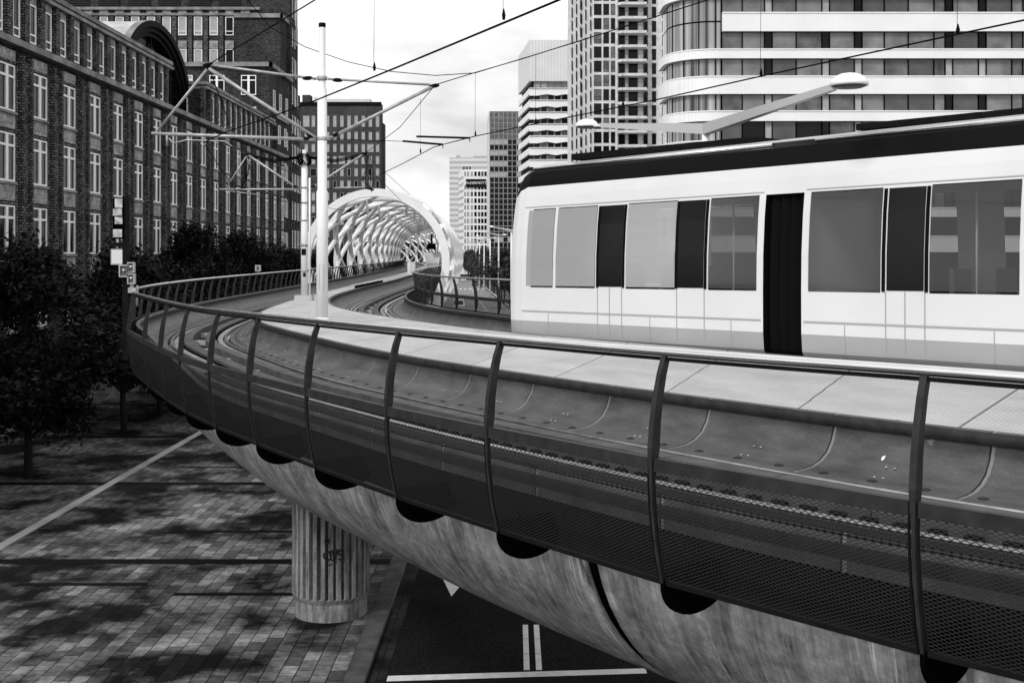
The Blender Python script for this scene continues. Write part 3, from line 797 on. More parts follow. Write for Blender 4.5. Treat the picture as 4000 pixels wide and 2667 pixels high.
cb = thing('signal_cabinet', 'small white equipment cabinet beside the inner railing near the tube mouth', 'cabinet', (-8.9, 99, Z(1.69, 60)))
part('body', MB().box(-.33, .33, -.2, .2, 0, 1.15), 'white_wall', cb); part('door_gap', MB().box(-.012, .012, -.206, -.2, .06, 1.1), 'grey_frame', cb)
bt = MB(); bt.box(-8.62, -8.4, 60, 73, Z(1.69, 60), Z(1.5, 60), 'concrete_light')
for k in range(24): bt.box(-8.39, -8.36, 60.1+k*.54, 60.35+k*.54, Z(1.66, 60), Z(1.53, 60), 'black')
tag(part('kerb_barrier', bt), 'low pale kerb barrier with dark notches beside the inner track', 'barrier')
# ------------------------------------------------------------------ MASTS AND OVERHEAD LINE
def mast_body(t, secs, col='steel_white'):
    prof = []
    for r_, z0, z1 in secs: prof += [(r_, z0), (r_, z1-.05)]
    prof.append((secs[-1][0], secs[-1][2])); part('pole', MB().lathe(prof, 28), col, t)
m1 = thing('catenary_mast', 'tall thick white overhead line mast standing in the middle of the platform', 'mast', (-5.0, 29.7, 0))
mast_body(m1, [(.15, 7.15, 10.66), (.123, 10.66, 13.33), (.088, 13.33, 14.95)])
b = MB().lathe([(.24, 7.15), (.21, 7.2), (.151, 7.34)], 28); part('base_collar', b, 'steel_white', m1)
part('cap', MB().lathe([(.092, 14.9), (.096, 15.0), (.08, 15.02)], 20), 'steel_dark', m1)
part('hatch', MB().tube([(.055*math.cos(R(a)), -.142, (8.68 if a < 180 else 8.07)+.07*math.sin(R(a))) for a in list(range(0, 181, 30))+list(range(180, 361, 30))+[0]], .006, 4), 'galvanised', m1)
def rod(root, a, b, r_, m, nm='arm'): return part(nm, MB().tube([a, b], r_, 10, m), None, root)
def ins(root, c, d, m='steel_dark'):
    c = Vector(c); d = Vector(d).normalized(); return part('insulator', MB().tube([c-d*.13, c-d*.05, c+d*.05, c+d*.13], [.03, .055, .055, .03], 8, m), None, root)
def arms(root, L_, R_, zt, zb, zh, xl, xr, reach):
    """left frame: apex AL, right apex AR"""
    AL = Vector((-3.0, 0, zt+.1)) if L_ is None else Vector(L_); AR = Vector(R_)
    rod(root, (-.15, 0, zt-.02), AL, .035, 'galvanised'); ins(root, (-.38, 0, zt), (1, 0, .05)); ins(root, AL, (1, 0, .1))
    rod(root, (-.17, 0, zb+.02), AL+Vector((.03, 0, -.1)), .05, 'galvanised'); ins(root, (-.3, 0, zb+.08), (1, 0, -.5))
    rod(root, (-.17, 0, zb-.02), (xl, 0, zb+.14), .045, 'galvanised'); ins(root, (-.4, 0, zb), (1, 0, 0))
    rod(root, AL+Vector((-.03, 0, -.12)), (xl+.15, 0, zb+.2), .035, 'galvanised')
    rod(root, (.15, 0, zt-.02), AR+Vector((-.1, 0, .03)), .033, 'galvanised'); ins(root, (.4, 0, zt-.05), (1, 0, -.05)); ins(root, AR, (1, 0, .2))
    rod(root, (.17, 0, zb), AR, .045, 'galvanised'); ins(root, (.35, 0, zb+.1), (1, 0, .5))
    for z in (zt, zb): part('clamp', MB().lathe([(.13, z-.05), (.135, z-.04), (.135, z+.04), (.13, z+.05)], 20), 'galvanised', root)
    # steady arm
    part('steady_arm', MB().tube([(xl+.45, 0, zb+.02), (xl+.55, 0, zb-.12), (xl+.9, 0, zb-.03), (xl+1.9, 0, zb-.06), (xl+2.1, 0, zb-.2)], .018, 6), 'galvanised', root)
    part('steady_arm', MB().tube([(xl+.4, 0, zb+.16), (xl+.4, 0, zb-.2)], .03, 6), 'galvanised', root)
arms(m1, (-2.98, 0, 13.93), (2.93, 0, 13.38), 13.58, 12.0, 12, -4.45, 0, 3)
part('wire', MB().tube([(.17, 0, 12.0), (2.15, 0, 11.93)], .008, 4), 'wire', m1)
for a, b in (((2.1, 0, 11.94), (3.15, 0, 11.85)), ((2.45, .1, 12.07), (3.85, .1, 12.03))):
    rod(m1, a, b, .028, 'steel_dark', 'registration_arm'); rod(m1, b, (b[0], b[1], b[2]-.1), .012, 'steel_dark', 'registration_arm')
m2 = thing('catenary_mast', 'white banded mast on a square plinth behind the thick white mast', 'mast', (-8.28, 45.0, 0))
mast_body(m2, [(.135, 7.3, 10.3), (.118, 10.3, 12.5), (.08, 12.5, 13.1)])
part('plinth', MB().box(-.34, .34, -.32, .32, 7.1, 7.36), 'concrete_light', m2)
part('conduit', MB().tube([(.21, -.02, 7.3), (.21, -.02, 12.0)], .04, 8), 'steel_white', m2)
for z in (8.3, 9.3, 10.3, 11.0, 11.6): part('clamp', MB().lathe([(.15, z), (.15, z+.05)], 20), 'galvanised', m2)
part('number_plate', MB().box(-.09, .09, -.15, -.13, 8.95, 9.2), 'steel_dark', m2)
me = text_mesh('316', .17, .004, 'graffiti'); o = link('number', me, m2, (0, -.15, 9.33)); o.rotation_euler = (R(90), 0, 0)
part('lock', MB().box(-.02, .08, -.19, -.13, 8.1, 8.25), 'steel_dark', m2)
tk = MB()
for k in range(26):
    a = random.uniform(0, 2*PI); tk.tube([(.12*math.cos(a), .12*math.sin(a), 12.95), (.28*math.cos(a), .24*math.sin(a), 12.8+random.uniform(-.2, .2)), (.22*math.cos(a+.8), .22*math.sin(a+.8), 12.5)], .02, 4, 'wire')
part('cable_bundle', tk, None, m2, kind='stuff')
AL2 = Vector((-2.25, 0, 12.92)); AR2 = Vector((2.35, 0, 12.95)); zb = 11.55
for A in (AL2, AR2):
    sg = 1 if A.x > 0 else -1
    for k in range(3): part('cable', MB().tube([(sg*.2, 0, 12.85-.04*k), (sg*1.2, 0, 12.72-.05*k), (A.x, 0, A.z-.05*k)], .022, 5), 'wire', m2)
    rod(m2, (sg*.22, 0, zb), A, .045, 'galvanised'); ins(m2, (sg*.35, 0, zb+.1), (1, 0, .5*sg)); ins(m2, A, (1, 0, .2))
    lp = MB()
    for k in range(5):
        x = A.x+.1*k*sg*.6; lp.tube([(x, 0, 12.9), (x+.08, .1, 12.4), (x-.06+.05*k, 0, 11.9), (A.x+.3*sg, 0, 11.55-.03*k)], .014, 4, 'wire')
    lp.tube([(A.x+.05*sg, 0, 11.6), (A.x+.4*sg, 0, 11.52)], .04, 6, 'wire'); part('cable_loops', lp, None, m2, kind='stuff')
rod(m2, (-.22, 0, zb), (-3.35, 0, zb), .04, 'galvanised'); rod(m2, (-3.1, 0, zb+.05), AL2, .03, 'galvanised')
rod(m2, (1.2, 0, zb+.05), (2.4, 0, zb+.08), .03, 'galvanised', 'steady_arm'); part('steady_arm', MB().tube([(-3.1, 0, zb-.05), (-2.4, 0, zb-.14), (-1.9, 0, zb-.2)], .02, 6), 'galvanised', m2)
# wires
def wire(name, label, pts, r_, grp='overhead wires'):
    P_ = [Vector(p) for p in pts]; o = []
    for i in range(len(P_)-1):
        for k in range(4): o.append(P_[i].lerp(P_[i+1], k/4))
    o.append(P_[-1]); return tag(part(name, MB().tube(o, r_, 6), 'wire'), label, 'wire', grp)
def un(x, y, z):      # world point at height z seen under picture ratios (lengths in metres)
    Y = (z-EYE)*2613/(583-y); return ((x-1180)/2613*Y, Y, z)
c1 = [un(x, y, 12.0) for x, y in ((1440, -62), (1285, 0), (905, 158), (690, 245), (520, 303))]+[(-8.1, 29.7, 11.9)]
c1b = [(-8.1, 29.7, 11.9), (-10.9, 45.0, 11.35), (-11.3, 76, 11.9), (-11.8, 100, 11.9), (-13, 140, 11.9), (-16.6, 200, 11.9)]
wire('contact_wire', 'thick black overhead wire crossing the sky to the left arm of the nearest mast', [(2.4, 9.0, 12.0)]+c1, .015)
wire('contact_wire', 'thin overhead wire sagging from the nearest left arm towards the tube mouth', c1b, .013)
ms1 = [(-1.0, 17.5, 14.2), (-3.85, 22.0, 13.9), (-6.5, 26.6, 13.8), (-7.98, 29.7, 13.93)]
wire('messenger_wire', 'thin overhead wire rising to the upper right from the left apex of the nearest mast', ms1, .014)
wire('messenger_wire', 'thin drooping wire between the left apexes of the two masts', [(-7.98, 29.7, 13.93), (-9.2, 37, 13.1), (-10.53, 45, 12.92), (-11.3, 76, 12.95), (-11.9, 105, 12.6)], .013)
c2 = [un(x, y, 12.0) for x, y in ((2352, 47), (2200, 79), (1748, 175.5), (1519, 227), (1294, 272), (1199, 291), (1092, 313))]+[(-2.15, 29.9, 11.9)]
c2 = [(7.6, 13.2, 12.0)]+c2[:-2]+[un(1092, 313, 12.0), un(1022, 331, 12.0)]
wire('contact_wire', 'long overhead wire crossing in front of the glass office above the tram', c2, .013)
wire('contact_wire', 'overhead wire from the right registration arm down to the tube mouth', [un(1022, 331, 12.0), un(997, 338, 12.0), un(927, 375, 11.9), un(865, 405, 11.85), (-6.9, 76, 11.9), (-7.9, 115, 11.9)], .012)
ms2 = [un(1627, 0, 13.9), un(1431, 63, 13.9), un(1294, 106, 13.85), un(1199, 136, 13.7), un(1092, 167, 13.5), (-2.07, 29.7, 13.4)]
wire('messenger_wire', 'upper overhead wire from the right apex towards the top of the residential tower', [un(1720, -35, 14.0)]+ms2, .012)
wire('messenger_wire', 'thin wire from the right apex of the nearest mast down to the second mast', [(-2.07, 29.7, 13.38), (-3.6, 36, 13.0), (-5.9, 45, 12.95), (-6.9, 76, 12.9)], .011)
sty = [un(x, y, 14.6) for x, y in ((560, 10), (630, 66), (700, 108), (800, 143), (900, 165), (1000, 174), (1090, 168), (1199, 136))]
sty = [((x-1180)/2613*31, 31, EYE+(583-y)/2613*31) for x, y in ((560, -10), (620, 62), (700, 108), (800, 143), (900, 165), (1000, 174), (1092, 168), (1180, 141), (1352, 89))]
wire('stay_wire', 'slack curved stay wire hanging across the sky behind the nearest mast', sty, .012)
def drop(x, y0, y1, Y, grp='dropper wires'):
    X = (x-1180)/2613*Y; z0 = EYE+(583-y0)/2613*Y; z1 = EYE+(583-y1)/2613*Y
    mb = MB().tube([(X, Y, z0), (X-.01, Y, z1+.12)], .004, 4, 'wire'); mb.tube([(X, Y, z1+.14), (X, Y, z1+.06), (X, Y, z1)], [.008, .028, .02], 6, 'wire'); return part('dropper_wire', mb)
for x, y0, y1, Y, lb in ((860, -60, 163, 18.7, 'dropper wire clipped to the thick wire left of centre sky'), (1157, -60, 46, 14.6, 'dropper wire clipped to the thick wire at the top of the sky'),
    (1092, 168, 313, 28.9, 'dropper wire between the upper and lower wires left of the dark gridded tower'), (1231, 126, 285, 26.1, 'dropper wire in front of the tower with white bands'), (1431, 63, 246, 23.2, 'dropper wire in front of the residential tower balconies'),
    (1748, -80, 176, 19.2, 'dropper wire in front of the curved corner of the glass office'), (2200, -80, 79, 15.6, 'dropper wire near the top right corner of the glass office'), (966, 226, 352, 33.5, 'short dropper wire under the right strut of the nearest mast')):
    tag(drop(x, y0, y1, Y), lb, 'wire', 'dropper wires')
# ------------------------------------------------------------------ SIGNAL MAST at the left bend
sm = thing('signal_mast', 'dark steel post with mirrors and signal boxes at the left bend of the railing', 'signal post', (-9.95, 29.2, 0))
part('post', MB().box(-.075, .075, -.06, .06, 6.3, 10.47), 'steel_dark', sm)
k100 = 29.2/2613
def sx(x): return (x-1180)*k100+9.95
def sz(y): return EYE+(583-y)*k100
mir = mat('mirror_mottled', .45, .4, var=.5, scale=9, metal=.3)
for y0, y1 in ((463, 492), (492, 515)):
    pass
for y0, y1, x0, x1 in ((457, 478, 268, 285), (480, 496, 264, 284), (499, 515, 268, 285), (527, 545, 264, 284)):
    part('mirror', MB().box(sx(x0), sx(x1), -.14, -.10, sz(y1), sz(y0)), 'mirror_mottled', sm)
part('mirror_housing', MB().box(sx(262), sx(286), -.09, .06, sz(549), sz(455)), 'black', sm)
part('sign_blade', MB().box(sx(252), sx(286), -.05, 0, sz(567), sz(557)), 'steel_dark', sm)
o = part('sign_plate', MB().box(sx(256), sx(287), -.05, -.02, sz(608), sz(572)), 'grey_frame', sm); part('sign_face', MB().box(sx(258.5), sx(285), -.058, -.05, sz(606), sz(574.5)), 'pale_wall', o)
for i, (x0, x1, y0, y1) in enumerate(((279, 300, 608, 636), (298, 314, 602, 626), (298, 315, 628, 652))):
    b = MB(); X0, X1, Z0, Z1 = sx(x0), sx(x1), sz(y1), sz(y0); f = .03
    b.box(X0, X1, -.2, -.08, Z0, Z0+f).box(X0, X1, -.2, -.08, Z1-f, Z1).box(X0, X0+f, -.2, -.08, Z0+f, Z1-f).box(X1-f, X1, -.2, -.08, Z0+f, Z1-f)
    bx = part('signal_box', b, 'galvanised', sm); part('glass', MB().box(X0+f, X1-f, -.15, -.10, Z0+f, Z1-f), 'glass_mid', bx)
    part('lamp', MB().lathe([(.045, 0), (.03, .04), (.005, .05)], 10, ((X0+X1)/2, -.17, (Z0+Z1)/2)), 'pale_wall', bx)
br = MB(); br.tube([(sx(306), -.1, sz(652)), (sx(306), -.1, sz(660))], .05, 8, 'galvanised').box(sx(300), sx(318), -.2, -.1, sz(672), sz(660), 'galvanised'); br.tube([(sx(318), -.1, sz(655)), (sx(318), -.1, sz(702))], .03, 6, 'galvanised')
part('bracket', br, None, sm)
for lb, px, py in (('small pale lamp box on the railing in front of the trees', -11.95, 56), ):
    t = thing('railing_lamp', lb, 'lamp', (-12.25, 54.5, Z(.8, 30)))
    part('stem', MB().tube([(0, 0, 0), (0, 0, .12)], .02, 6), 'galvanised', t); b = MB(); b.box(-.13, .13, -.06, .06, .12, .42); part('box', b, 'galvanised', t); part('lens', MB().box(-.05, .05, -.075, -.06, .18, .36), 'glass_mid', t)
# ------------------------------------------------------------------ TRAM
U = Vector((.652, -.758, 0)).normalized(); NV = Vector((U.y*-1, U.x, 0))       # U towards the camera's right, NV to the far side
tram = thing('tram', 'white articulated tram with black roof band running along the inner track', 'tram', (1.0, 27.56, 0), math.atan2(U.y, U.x))
# local frame: +x = towards the tail (U), +y = left normal of U (away from viewer), z world; viewer side is y negative
SL = .012
SP_ = [(-1.20, 6.98), (-1.29, 7.12), (-1.32, 7.45), (-1.325, 8.22), (-1.315, 8.9), (-1.27, 9.6), (-1.22, 10.02), (-1.18, 10.32), (-1.13, 10.55), (-1.08, 10.72), (-1.02, 10.9), (-.88, 11.02), (-.6, 11.10), (0, 11.13)]
full = SP_+[(-y, z) for y, z in SP_[:-1]][::-1]
def bandmat(z): return 'tram_grey' if z < 7.7 else 'tram_white' if z < 10.5 else 'roof_black' if z < 10.99 else 'tram_grey'
pmats = [bandmat((full[j][1]+full[j+1][1])/2) for j in range(len(full)-1)]+['rubber']
def body(stns, holes=()):
    rows = []; xs_ = sorted({x for h in holes for x in h}); last = stns[-1]
    stns = list(stns[:-1])+[(x, 1, 1, 9) for x in xs_ if stns[-2][0]+.01 < x < last[0]-.01]+[last]
    for x, sw_, lift, zc in stns:
        row = []
        for y, z in full:
            z2 = z if z < zc else zc+(z-zc)*lift; xx = x
            row.append((xx, y*sw_, z2+SL*x))
        rows.append(row)
    mb = MB(); mb.grid(rows, None, None, True, False, pmats)
    n_ = len(full); keep = []
    for fi in range(len(mb.f)):
        r0, j = divmod(fi, n_); xm = (stns[r0][0]+stns[r0+1][0])/2
        zm = (full[j][1]+full[(j+1) % n_][1])/2; keep.append(not (8.24 < zm < 10.02 and any(a < xm < b for a, b in holes)))
    for att in ('f', 'mi', 'uv', 'sm'): setattr(mb, att, [v for v, k in zip(getattr(mb, att), keep) if k])
    mb.f = [f_[::-1] for f_ in mb.f]
    l = n_*(len(rows)-1); mb.face(list(range(n_)), 'tram_white'); mb.face([l+k for k in range(n_)], 'rubber'); return mb
def side_y(z):
    for (y0, z0), (y1, z1) in zip(SP_[:-1], SP_[1:]):
        if z0 <= z <= z1: return y0+(y1-y0)*(z-z0)/(z1-z0)
    return -1.2
def pane(root, x0, x1, z0, z1, m, nm='window', off=.012, sg=1):
    zs = [z0]+[z for y, z in SP_ if z0 < z < z1]+[z1]; rows = []
    for x in (x0, x1): rows.append([(x, sg*(side_y(z)-off), z+SL*x) for z in zs])
    mb = MB(); mb.grid(rows, m, None, False, False)
    rows2 = [[(p[0], p[1]+sg*off*.9, p[2]) for p in r_] for r_ in rows]
    if m[:10] != 'tram_glass': mb.grid(rows2, m, None, False, False)
    return part(nm, mb, None, root, recalc=False)
nose = [(-.55, .45, .52, 8.4), (-.5, .66, .62, 8.4), (-.38, .82, .76, 8.6), (-.2, .93, .87, 8.8), (.02, .98, .95, 9), (.3, 1, 1, 9), (.6, 1, 1, 9)]
WIN = [(.45, 1.35, 'tram_glass_front'), (1.45, 2.7, 'tram_glass_front'), (2.8, 3.5, 'glass_dark'), (3.62, 4.98, 'tram_glass_front'), (5.05, 5.72, 'glass_dark'), (5.84, 7.0, 'tram_glass'),
        (8.15, 9.6, 'tram_glass'), (9.72, 10.4, 'glass_dark'), (10.5, 12.0, 'tram_glass'), (12.1, 12.8, 'glass_dark'), (12.9, 14.4, 'tram_glass'), (14.5, 16.2, 'tram_glass'),
        (17.4, 19, 'tram_glass'), (19.1, 20.6, 'tram_glass'), (20.7, 22.2, 'glass_dark'), (22.3, 25, 'tram_glass')]
hol = lambda a, b: [(q[0], q[1]) for q in WIN if a <= q[0] <= b and q[2] != 'glass_dark']
part('body', body(nose+[(7.15, 1, 1, 9)], hol(0, 7.1)), None, tram, label='front car body', recalc=False)
part('body', body([(8.0, 1, 1, 9), (16.4, 1, 1, 9)], hol(8, 16.4)), None, tram, label='middle car body', recalc=False)
part('body', body([(17.2, 1, 1, 9), (25.5, 1, 1, 9)], hol(17, 25.5)), None, tram, label='rear car body', recalc=False)
for x0 in (7.15, 16.4):
    rows = []; cov = [[(x, y, z+SL*x) for y, z in full if z > 10.0] for x in (x0, x0+.85)]
    for k in range(9):
        f = .93 if k % 2 else .86
        rows.append([(x0+k*.85/8, y*f, 9+(z-9)*(.97 if z > 9 else 1)+SL*(x0)) for y, z in full])
    mb = MB(); mb.grid(rows, 'rubber', None, True, False); part('bellows', mb, None, tram, recalc=False)
    nf = [j for j in range(len(full)) if full[j][1] > 10.0]
    mb = MB(); mb.grid(cov, None, None, False, False, [bandmat((full[a][1]+full[b][1])/2) for a, b in zip(nf[:-1], nf[1:])]); part('joint_cover', mb, None, tram, recalc=False)
for a, b in ((.5, 7.0), (8.1, 16.3), (17.3, 25.3)):
    part('floor', MB().box(a, b, -1.22, 1.22, 7.42, 7.5), 'steel_dark', tram); part('ceiling', MB().box(a, b, -.95, .95, 10.35, 10.4), 'tram_grey', tram)
    x = a+1.0
    while x < b-1:
        for sg in (-1, 1):
            st_ = MB(); st_.box(x, x+.45, sg*.5, sg*1.1, 7.9, 8.02); st_.box(x+.38, x+.46, sg*.5, sg*1.1, 8.02, 8.75); st_.box(x+.1, x+.35, sg*.7, sg*.9, 7.5, 7.9); part('seat', st_, 'glass_mid', tram)
        part('pole', MB().tube([(x+.5, -.42, 7.5), (x+.5, -.42, 10.35)], .02, 6), 'steel_white', tram); x += 1.25
z0, z1 = 8.26, 10.0
for a, b, m_ in WIN:
    for sg in (1, -1): pane(tram, a, b, z0, z1, m_, sg=sg)
for x in (2.78, 3.55, 5.02, 5.77, 9.66, 10.45): pane(tram, x-.03, x+.03, z0-.02, z1, 'rubber', 'window_post', .02)
for a, b in ((.3, 7.1), (8.05, 16.35), (17.25, 25.4)):
    pane(tram, a, b, 7.66, 7.69, 'grey_frame', 'trim_line', .012); pane(tram, a, b, 10.06, 10.08, 'tram_grey', 'trim_line', .010)
    mb = MB(); mb.tube([(a, side_y(10.98)-.01, 10.98+SL*a), (b, side_y(10.98)-.01, 10.98+SL*b)], .05, 8, 'handrail_steel'); part('gutter_rail', mb, None, tram)
for x in (2.78, 3.5, 9.7, 10.42, 3.14, 5.03, 5.74, 10.06): pane(tram, x-.010, x+.010, 7.2, 8.24, 'grey_frame', 'door_gap', .006)
for x in (1.2, 4.3, 6.4, 8.9, 11.6, 13.9): pane(tram, x-.008, x+.008, 7.05, 7.64, 'grey_frame', 'skirt_joint', .006)
rb = MB(); rb.box(1.2, 6.4, -.6, .6, 11.16, 11.30); rb.box(8.6, 15.6, -.5, .5, 11.25, 11.36); rb.box(18, 24.5, -.5, .5, 11.38, 11.5); part('roof_equipment', rb, 'steel_dark', tram)
ws = MB(); ws.grid([[(-.57, y*.9, z) for y, z in ((-.5, 8.4), (0, 8.4), (.5, 8.4))], [(-.5, y, z) for y, z in ((-.72, 9.3), (0, 9.3), (.72, 9.3))]], 'glass_dark', None, False, False); part('windscreen', ws, None, tram, recalc=False)
for y in (-.62, .62): part('headlight', MB().tube([(-.4, y, 7.7), (-.52, y*.95, 7.7)], .09, 10), 'lamp_glass', tram)
for x in (1.5, 5.6, 9.5, 14.8, 18.5, 23.5):
    for sg in (-1, 1): part('wheel', MB().tube([(x, sg*.80, 7.02), (x, sg*.66, 7.02)], .3, 16), 'steel_dark', tram)
# ------------------------------------------------------------------ STREET LAMPS
def lamp():
    t = thing('street_lamp', 'large twin-armed white street lamp with domed heads rising behind the tram', 'street lamp', (4.57, 27.0, 0))
    part('pole', MB().lathe([(.14, 0), (.13, 6), (.10, 11.9)], 16), 'steel_white', t)
    part('base_plate', MB().lathe([(.28, 0), (.28, .04), (.2, .06)], 12), 'galvanised', t)
    for hx, hy, hz in ((-2.57, 4.0, 12.45), (1.03, -8.0, 11.80)):
        H_ = Vector((hx, hy, hz)); O = Vector((0, 0, 11.95)); d = (H_-O).normalized(); e = H_-d*.62
        mb = MB(); x = d.cross(Vector((0, 0, 1))).normalized(); rows = []
        for q, w_, h0, h1 in ((O-d*.05, .10, -.12, .14), (e, .05, .0, .11)):
            rows.append([q-x*w_+Vector((0, 0, h0)), q+x*w_+Vector((0, 0, h0)), q+x*w_+Vector((0, 0, h1)), q-x*w_+Vector((0, 0, h1))])
        mb.grid(rows, 'lamp_grey', None, True, False); mb.face([0, 1, 2, 3], 'lamp_grey'); mb.face([4, 5, 6, 7], 'lamp_grey')
        part('arm', mb, None, t); part('spigot', MB().tube([e+Vector((0, 0, .05)), e+d*.3+Vector((0, 0, .03))], .035, 8), 'steel_white', t)
        hd = part('lamp_head', MB().lathe([(.31, 0), (.32, .04), (.29, .10), (.23, .16), (.14, .20), (.02, .22)], 24), 'steel_white', t, tuple(H_))
        part('diffuser', MB().lathe([(.05, -.05), (.22, -.03), (.29, -.005)], 24), 'lamp_glass', hd)
    return t
l0 = lamp(); l0['group'] = 'street lamps along the far road'
labs = ['first small white street lamp beyond the tram, tallest of the distant row', 'second white street lamp of the distant row beyond the tram', 'third white street lamp of the distant row over the right trees', 'fourth white street lamp of the distant row over the right trees', 'fifth white street lamp of the distant row, near the tube', 'sixth and smallest white street lamp beside the tube']
for k in range(6):
    Y = 144+k*36; X = -.3-(Y-144)*.058; d = dup(l0, (X, Y, 0), 0, labs[k])
# ------------------------------------------------------------------ TREES
def make_tree(seed, h, r_, base, nleaf, lm, lsize, nm='street_tree', tr=.16):
    rnd = random.Random(seed); t = bpy.data.objects.new(nm, None); COL.objects.link(t)
    tk = MB(); top = h*.86; pts = []; x = y = 0
    for k in range(7):
        z = top*k/6; pts.append((x, y, z)); x += rnd.uniform(-.1, .1); y += rnd.uniform(-.1, .1)
    tk.tube(pts, [tr*1.15, tr*.95, tr*.8, tr*.62, tr*.45, tr*.28, tr*.1], 9, 'bark')
    cl = []
    for k in range(60):
        u = rnd.random(); z = base+(h-base)*(.04+.93*u); zz = (z-base)/(h-base)
        rr = r_*(math.sin(PI*min(1, (zz*.86+.14)))**.75)*rnd.uniform(.35, 1.0)*(1.0 if zz < .6 else 1.05-.35*(zz-.6)/.4)
        a = rnd.uniform(0, 2*PI); cl.append(Vector((rr*math.cos(a), rr*math.sin(a), z)))
    for c in cl[::2]:
        b0 = Vector((0, 0, max(base*.8, c.z-1.2-.4*c.xy.length))); mid = b0.lerp(c, .5)+Vector((0, 0, .25)); tk.tube([b0, mid, c], [.05, .035, .012], 5, 'bark')
    part('trunk', tk, None, t)
    lf = MB(); n_ = nleaf//len(cl)
    for c in cl:
        cr = rnd.uniform(.5, 1.1)*r_*.40
        for k in range(n_):
            d = Vector((rnd.gauss(0, 1), rnd.gauss(0, 1), rnd.gauss(0, .75))); d = d.normalized()*cr*(rnd.random()**.45)
            p = c+d; ax = Vector((rnd.gauss(0, 1), rnd.gauss(0, 1), rnd.gauss(0, .6))).normalized(); up = ax.cross(Vector((rnd.gauss(0, .5), rnd.gauss(0, .5), 1))).normalized()
            s_ = lsize*rnd.uniform(.6, 1.3)
            lf.poly([p-ax*s_, p-up*s_*.42+ax*s_*.1, p+ax*s_, p+up*s_*.42+ax*s_*.1], lm)
    me = lf.mesh('crown'); link('crown', me, t)
    return t
protoL = [make_tree(11+k, h, r_, b, 26000, 'leaf', .16) for k, (h, r_, b) in enumerate(((9.2, 3.5, 2.0), (10.4, 3.1, 2.6), (9.7, 3.2, 2.5)))]
leftT = [(-19.5, 45.7, 0, .98, 'large dark tree nearest on the left, its trunk on the lower left paving'), (-19.8, 57.8, 2, .93, 'second dark tree on the left, its trunk right below the signal post'), (-19.7, 69.9, 1, 1.0, 'dark tree behind the far railing, tallest crown against the brick office'),
         (-19.9, 64, 0, .88, 'low dark tree between the signal post and the tallest crown'), (-19.7, 76, 0, .86, 'lower dark tree between the two taller crowns behind the railing'), (-19.7, 82, 1, .98, 'dark tree with a pointed crown behind the small railing lamp'), (-19.8, 88, 0, .95, 'dark rounded tree right of the pointed crown behind the railing'), (-19.7, 94, 2, .98, 'dark tree left of the banded white mast'), (-19.6, 106, 0, .95, 'dark tree directly behind the banded white mast'),
         (-19.5, 118, 1, .88, 'dark tree seen through the left side of the white tube'), (-19.5, 130, 2, .95, 'farther dark tree behind the left side of the white tube'), (-19.8, 33.6, 1, .9, 'dark tree at the extreme left edge beside the paving')]
used = set()
for X, Y, k, sc_, lb in leftT:
    o = protoL[k] if k not in used else None
    if o is None:
        o = protoL[k].copy(); COL.objects.link(o)
        for ch in protoL[k].children: c = ch.copy(); COL.objects.link(c); c.parent = o
    used.add(k); o.location = (X, Y, 0); o.rotation_euler = (0, 0, X*7+Y); o.scale = (sc_*(1.05), sc_*(1.05), sc_); tag(o, lb, 'tree', 'street trees in front of the brick office')
protoR = [make_tree(31+k, 9.3, 3.4, 3.2, 4200, 'leaf_right', .30, tr=.14) for k in range(2)]
wordsR = 'nearest second third fourth fifth sixth seventh eighth ninth tenth eleventh twelfth thirteenth fourteenth fifteenth sixteenth seventeenth eighteenth nineteenth twentieth farthest'.split()
usedR = set()
for k in range(21):
    Y = 176+k*16; X = .6-(Y-176)*.065+random.uniform(-.3, .3); q = k % 2
    if q not in usedR: o = protoR[q]; usedR.add(q)
    else:
        o = protoR[q].copy(); COL.objects.link(o)
        for ch in protoR[q].children: c = ch.copy(); COL.objects.link(c); c.parent = o
    sc_ = random.uniform(.92, 1.08); o.location = (X, Y, 0); o.rotation_euler = (0, 0, k*1.7); o.scale = (sc_, sc_, sc_)
    tag(o, wordsR[k]+' tree of the row beside the far road, counted outwards from the tram', 'tree', 'trees beside the far road')
for k, (X, Y, lb) in enumerate(((-25.5, 330, 'tree closing the far end of the white tube, right one'), (-30.5, 342, 'tree closing the far end of the white tube, middle one'), (-36, 336, 'tree closing the far end of the white tube, left one'))):
    o = protoR[k % 2].copy(); COL.objects.link(o)
    for ch in protoR[k % 2].children: c = ch.copy(); COL.objects.link(c); c.parent = o
    o.location = (X, Y, 0); o.scale = (1.25, 1.25, 1.45); tag(o, lb, 'tree', 'trees behind the tube')
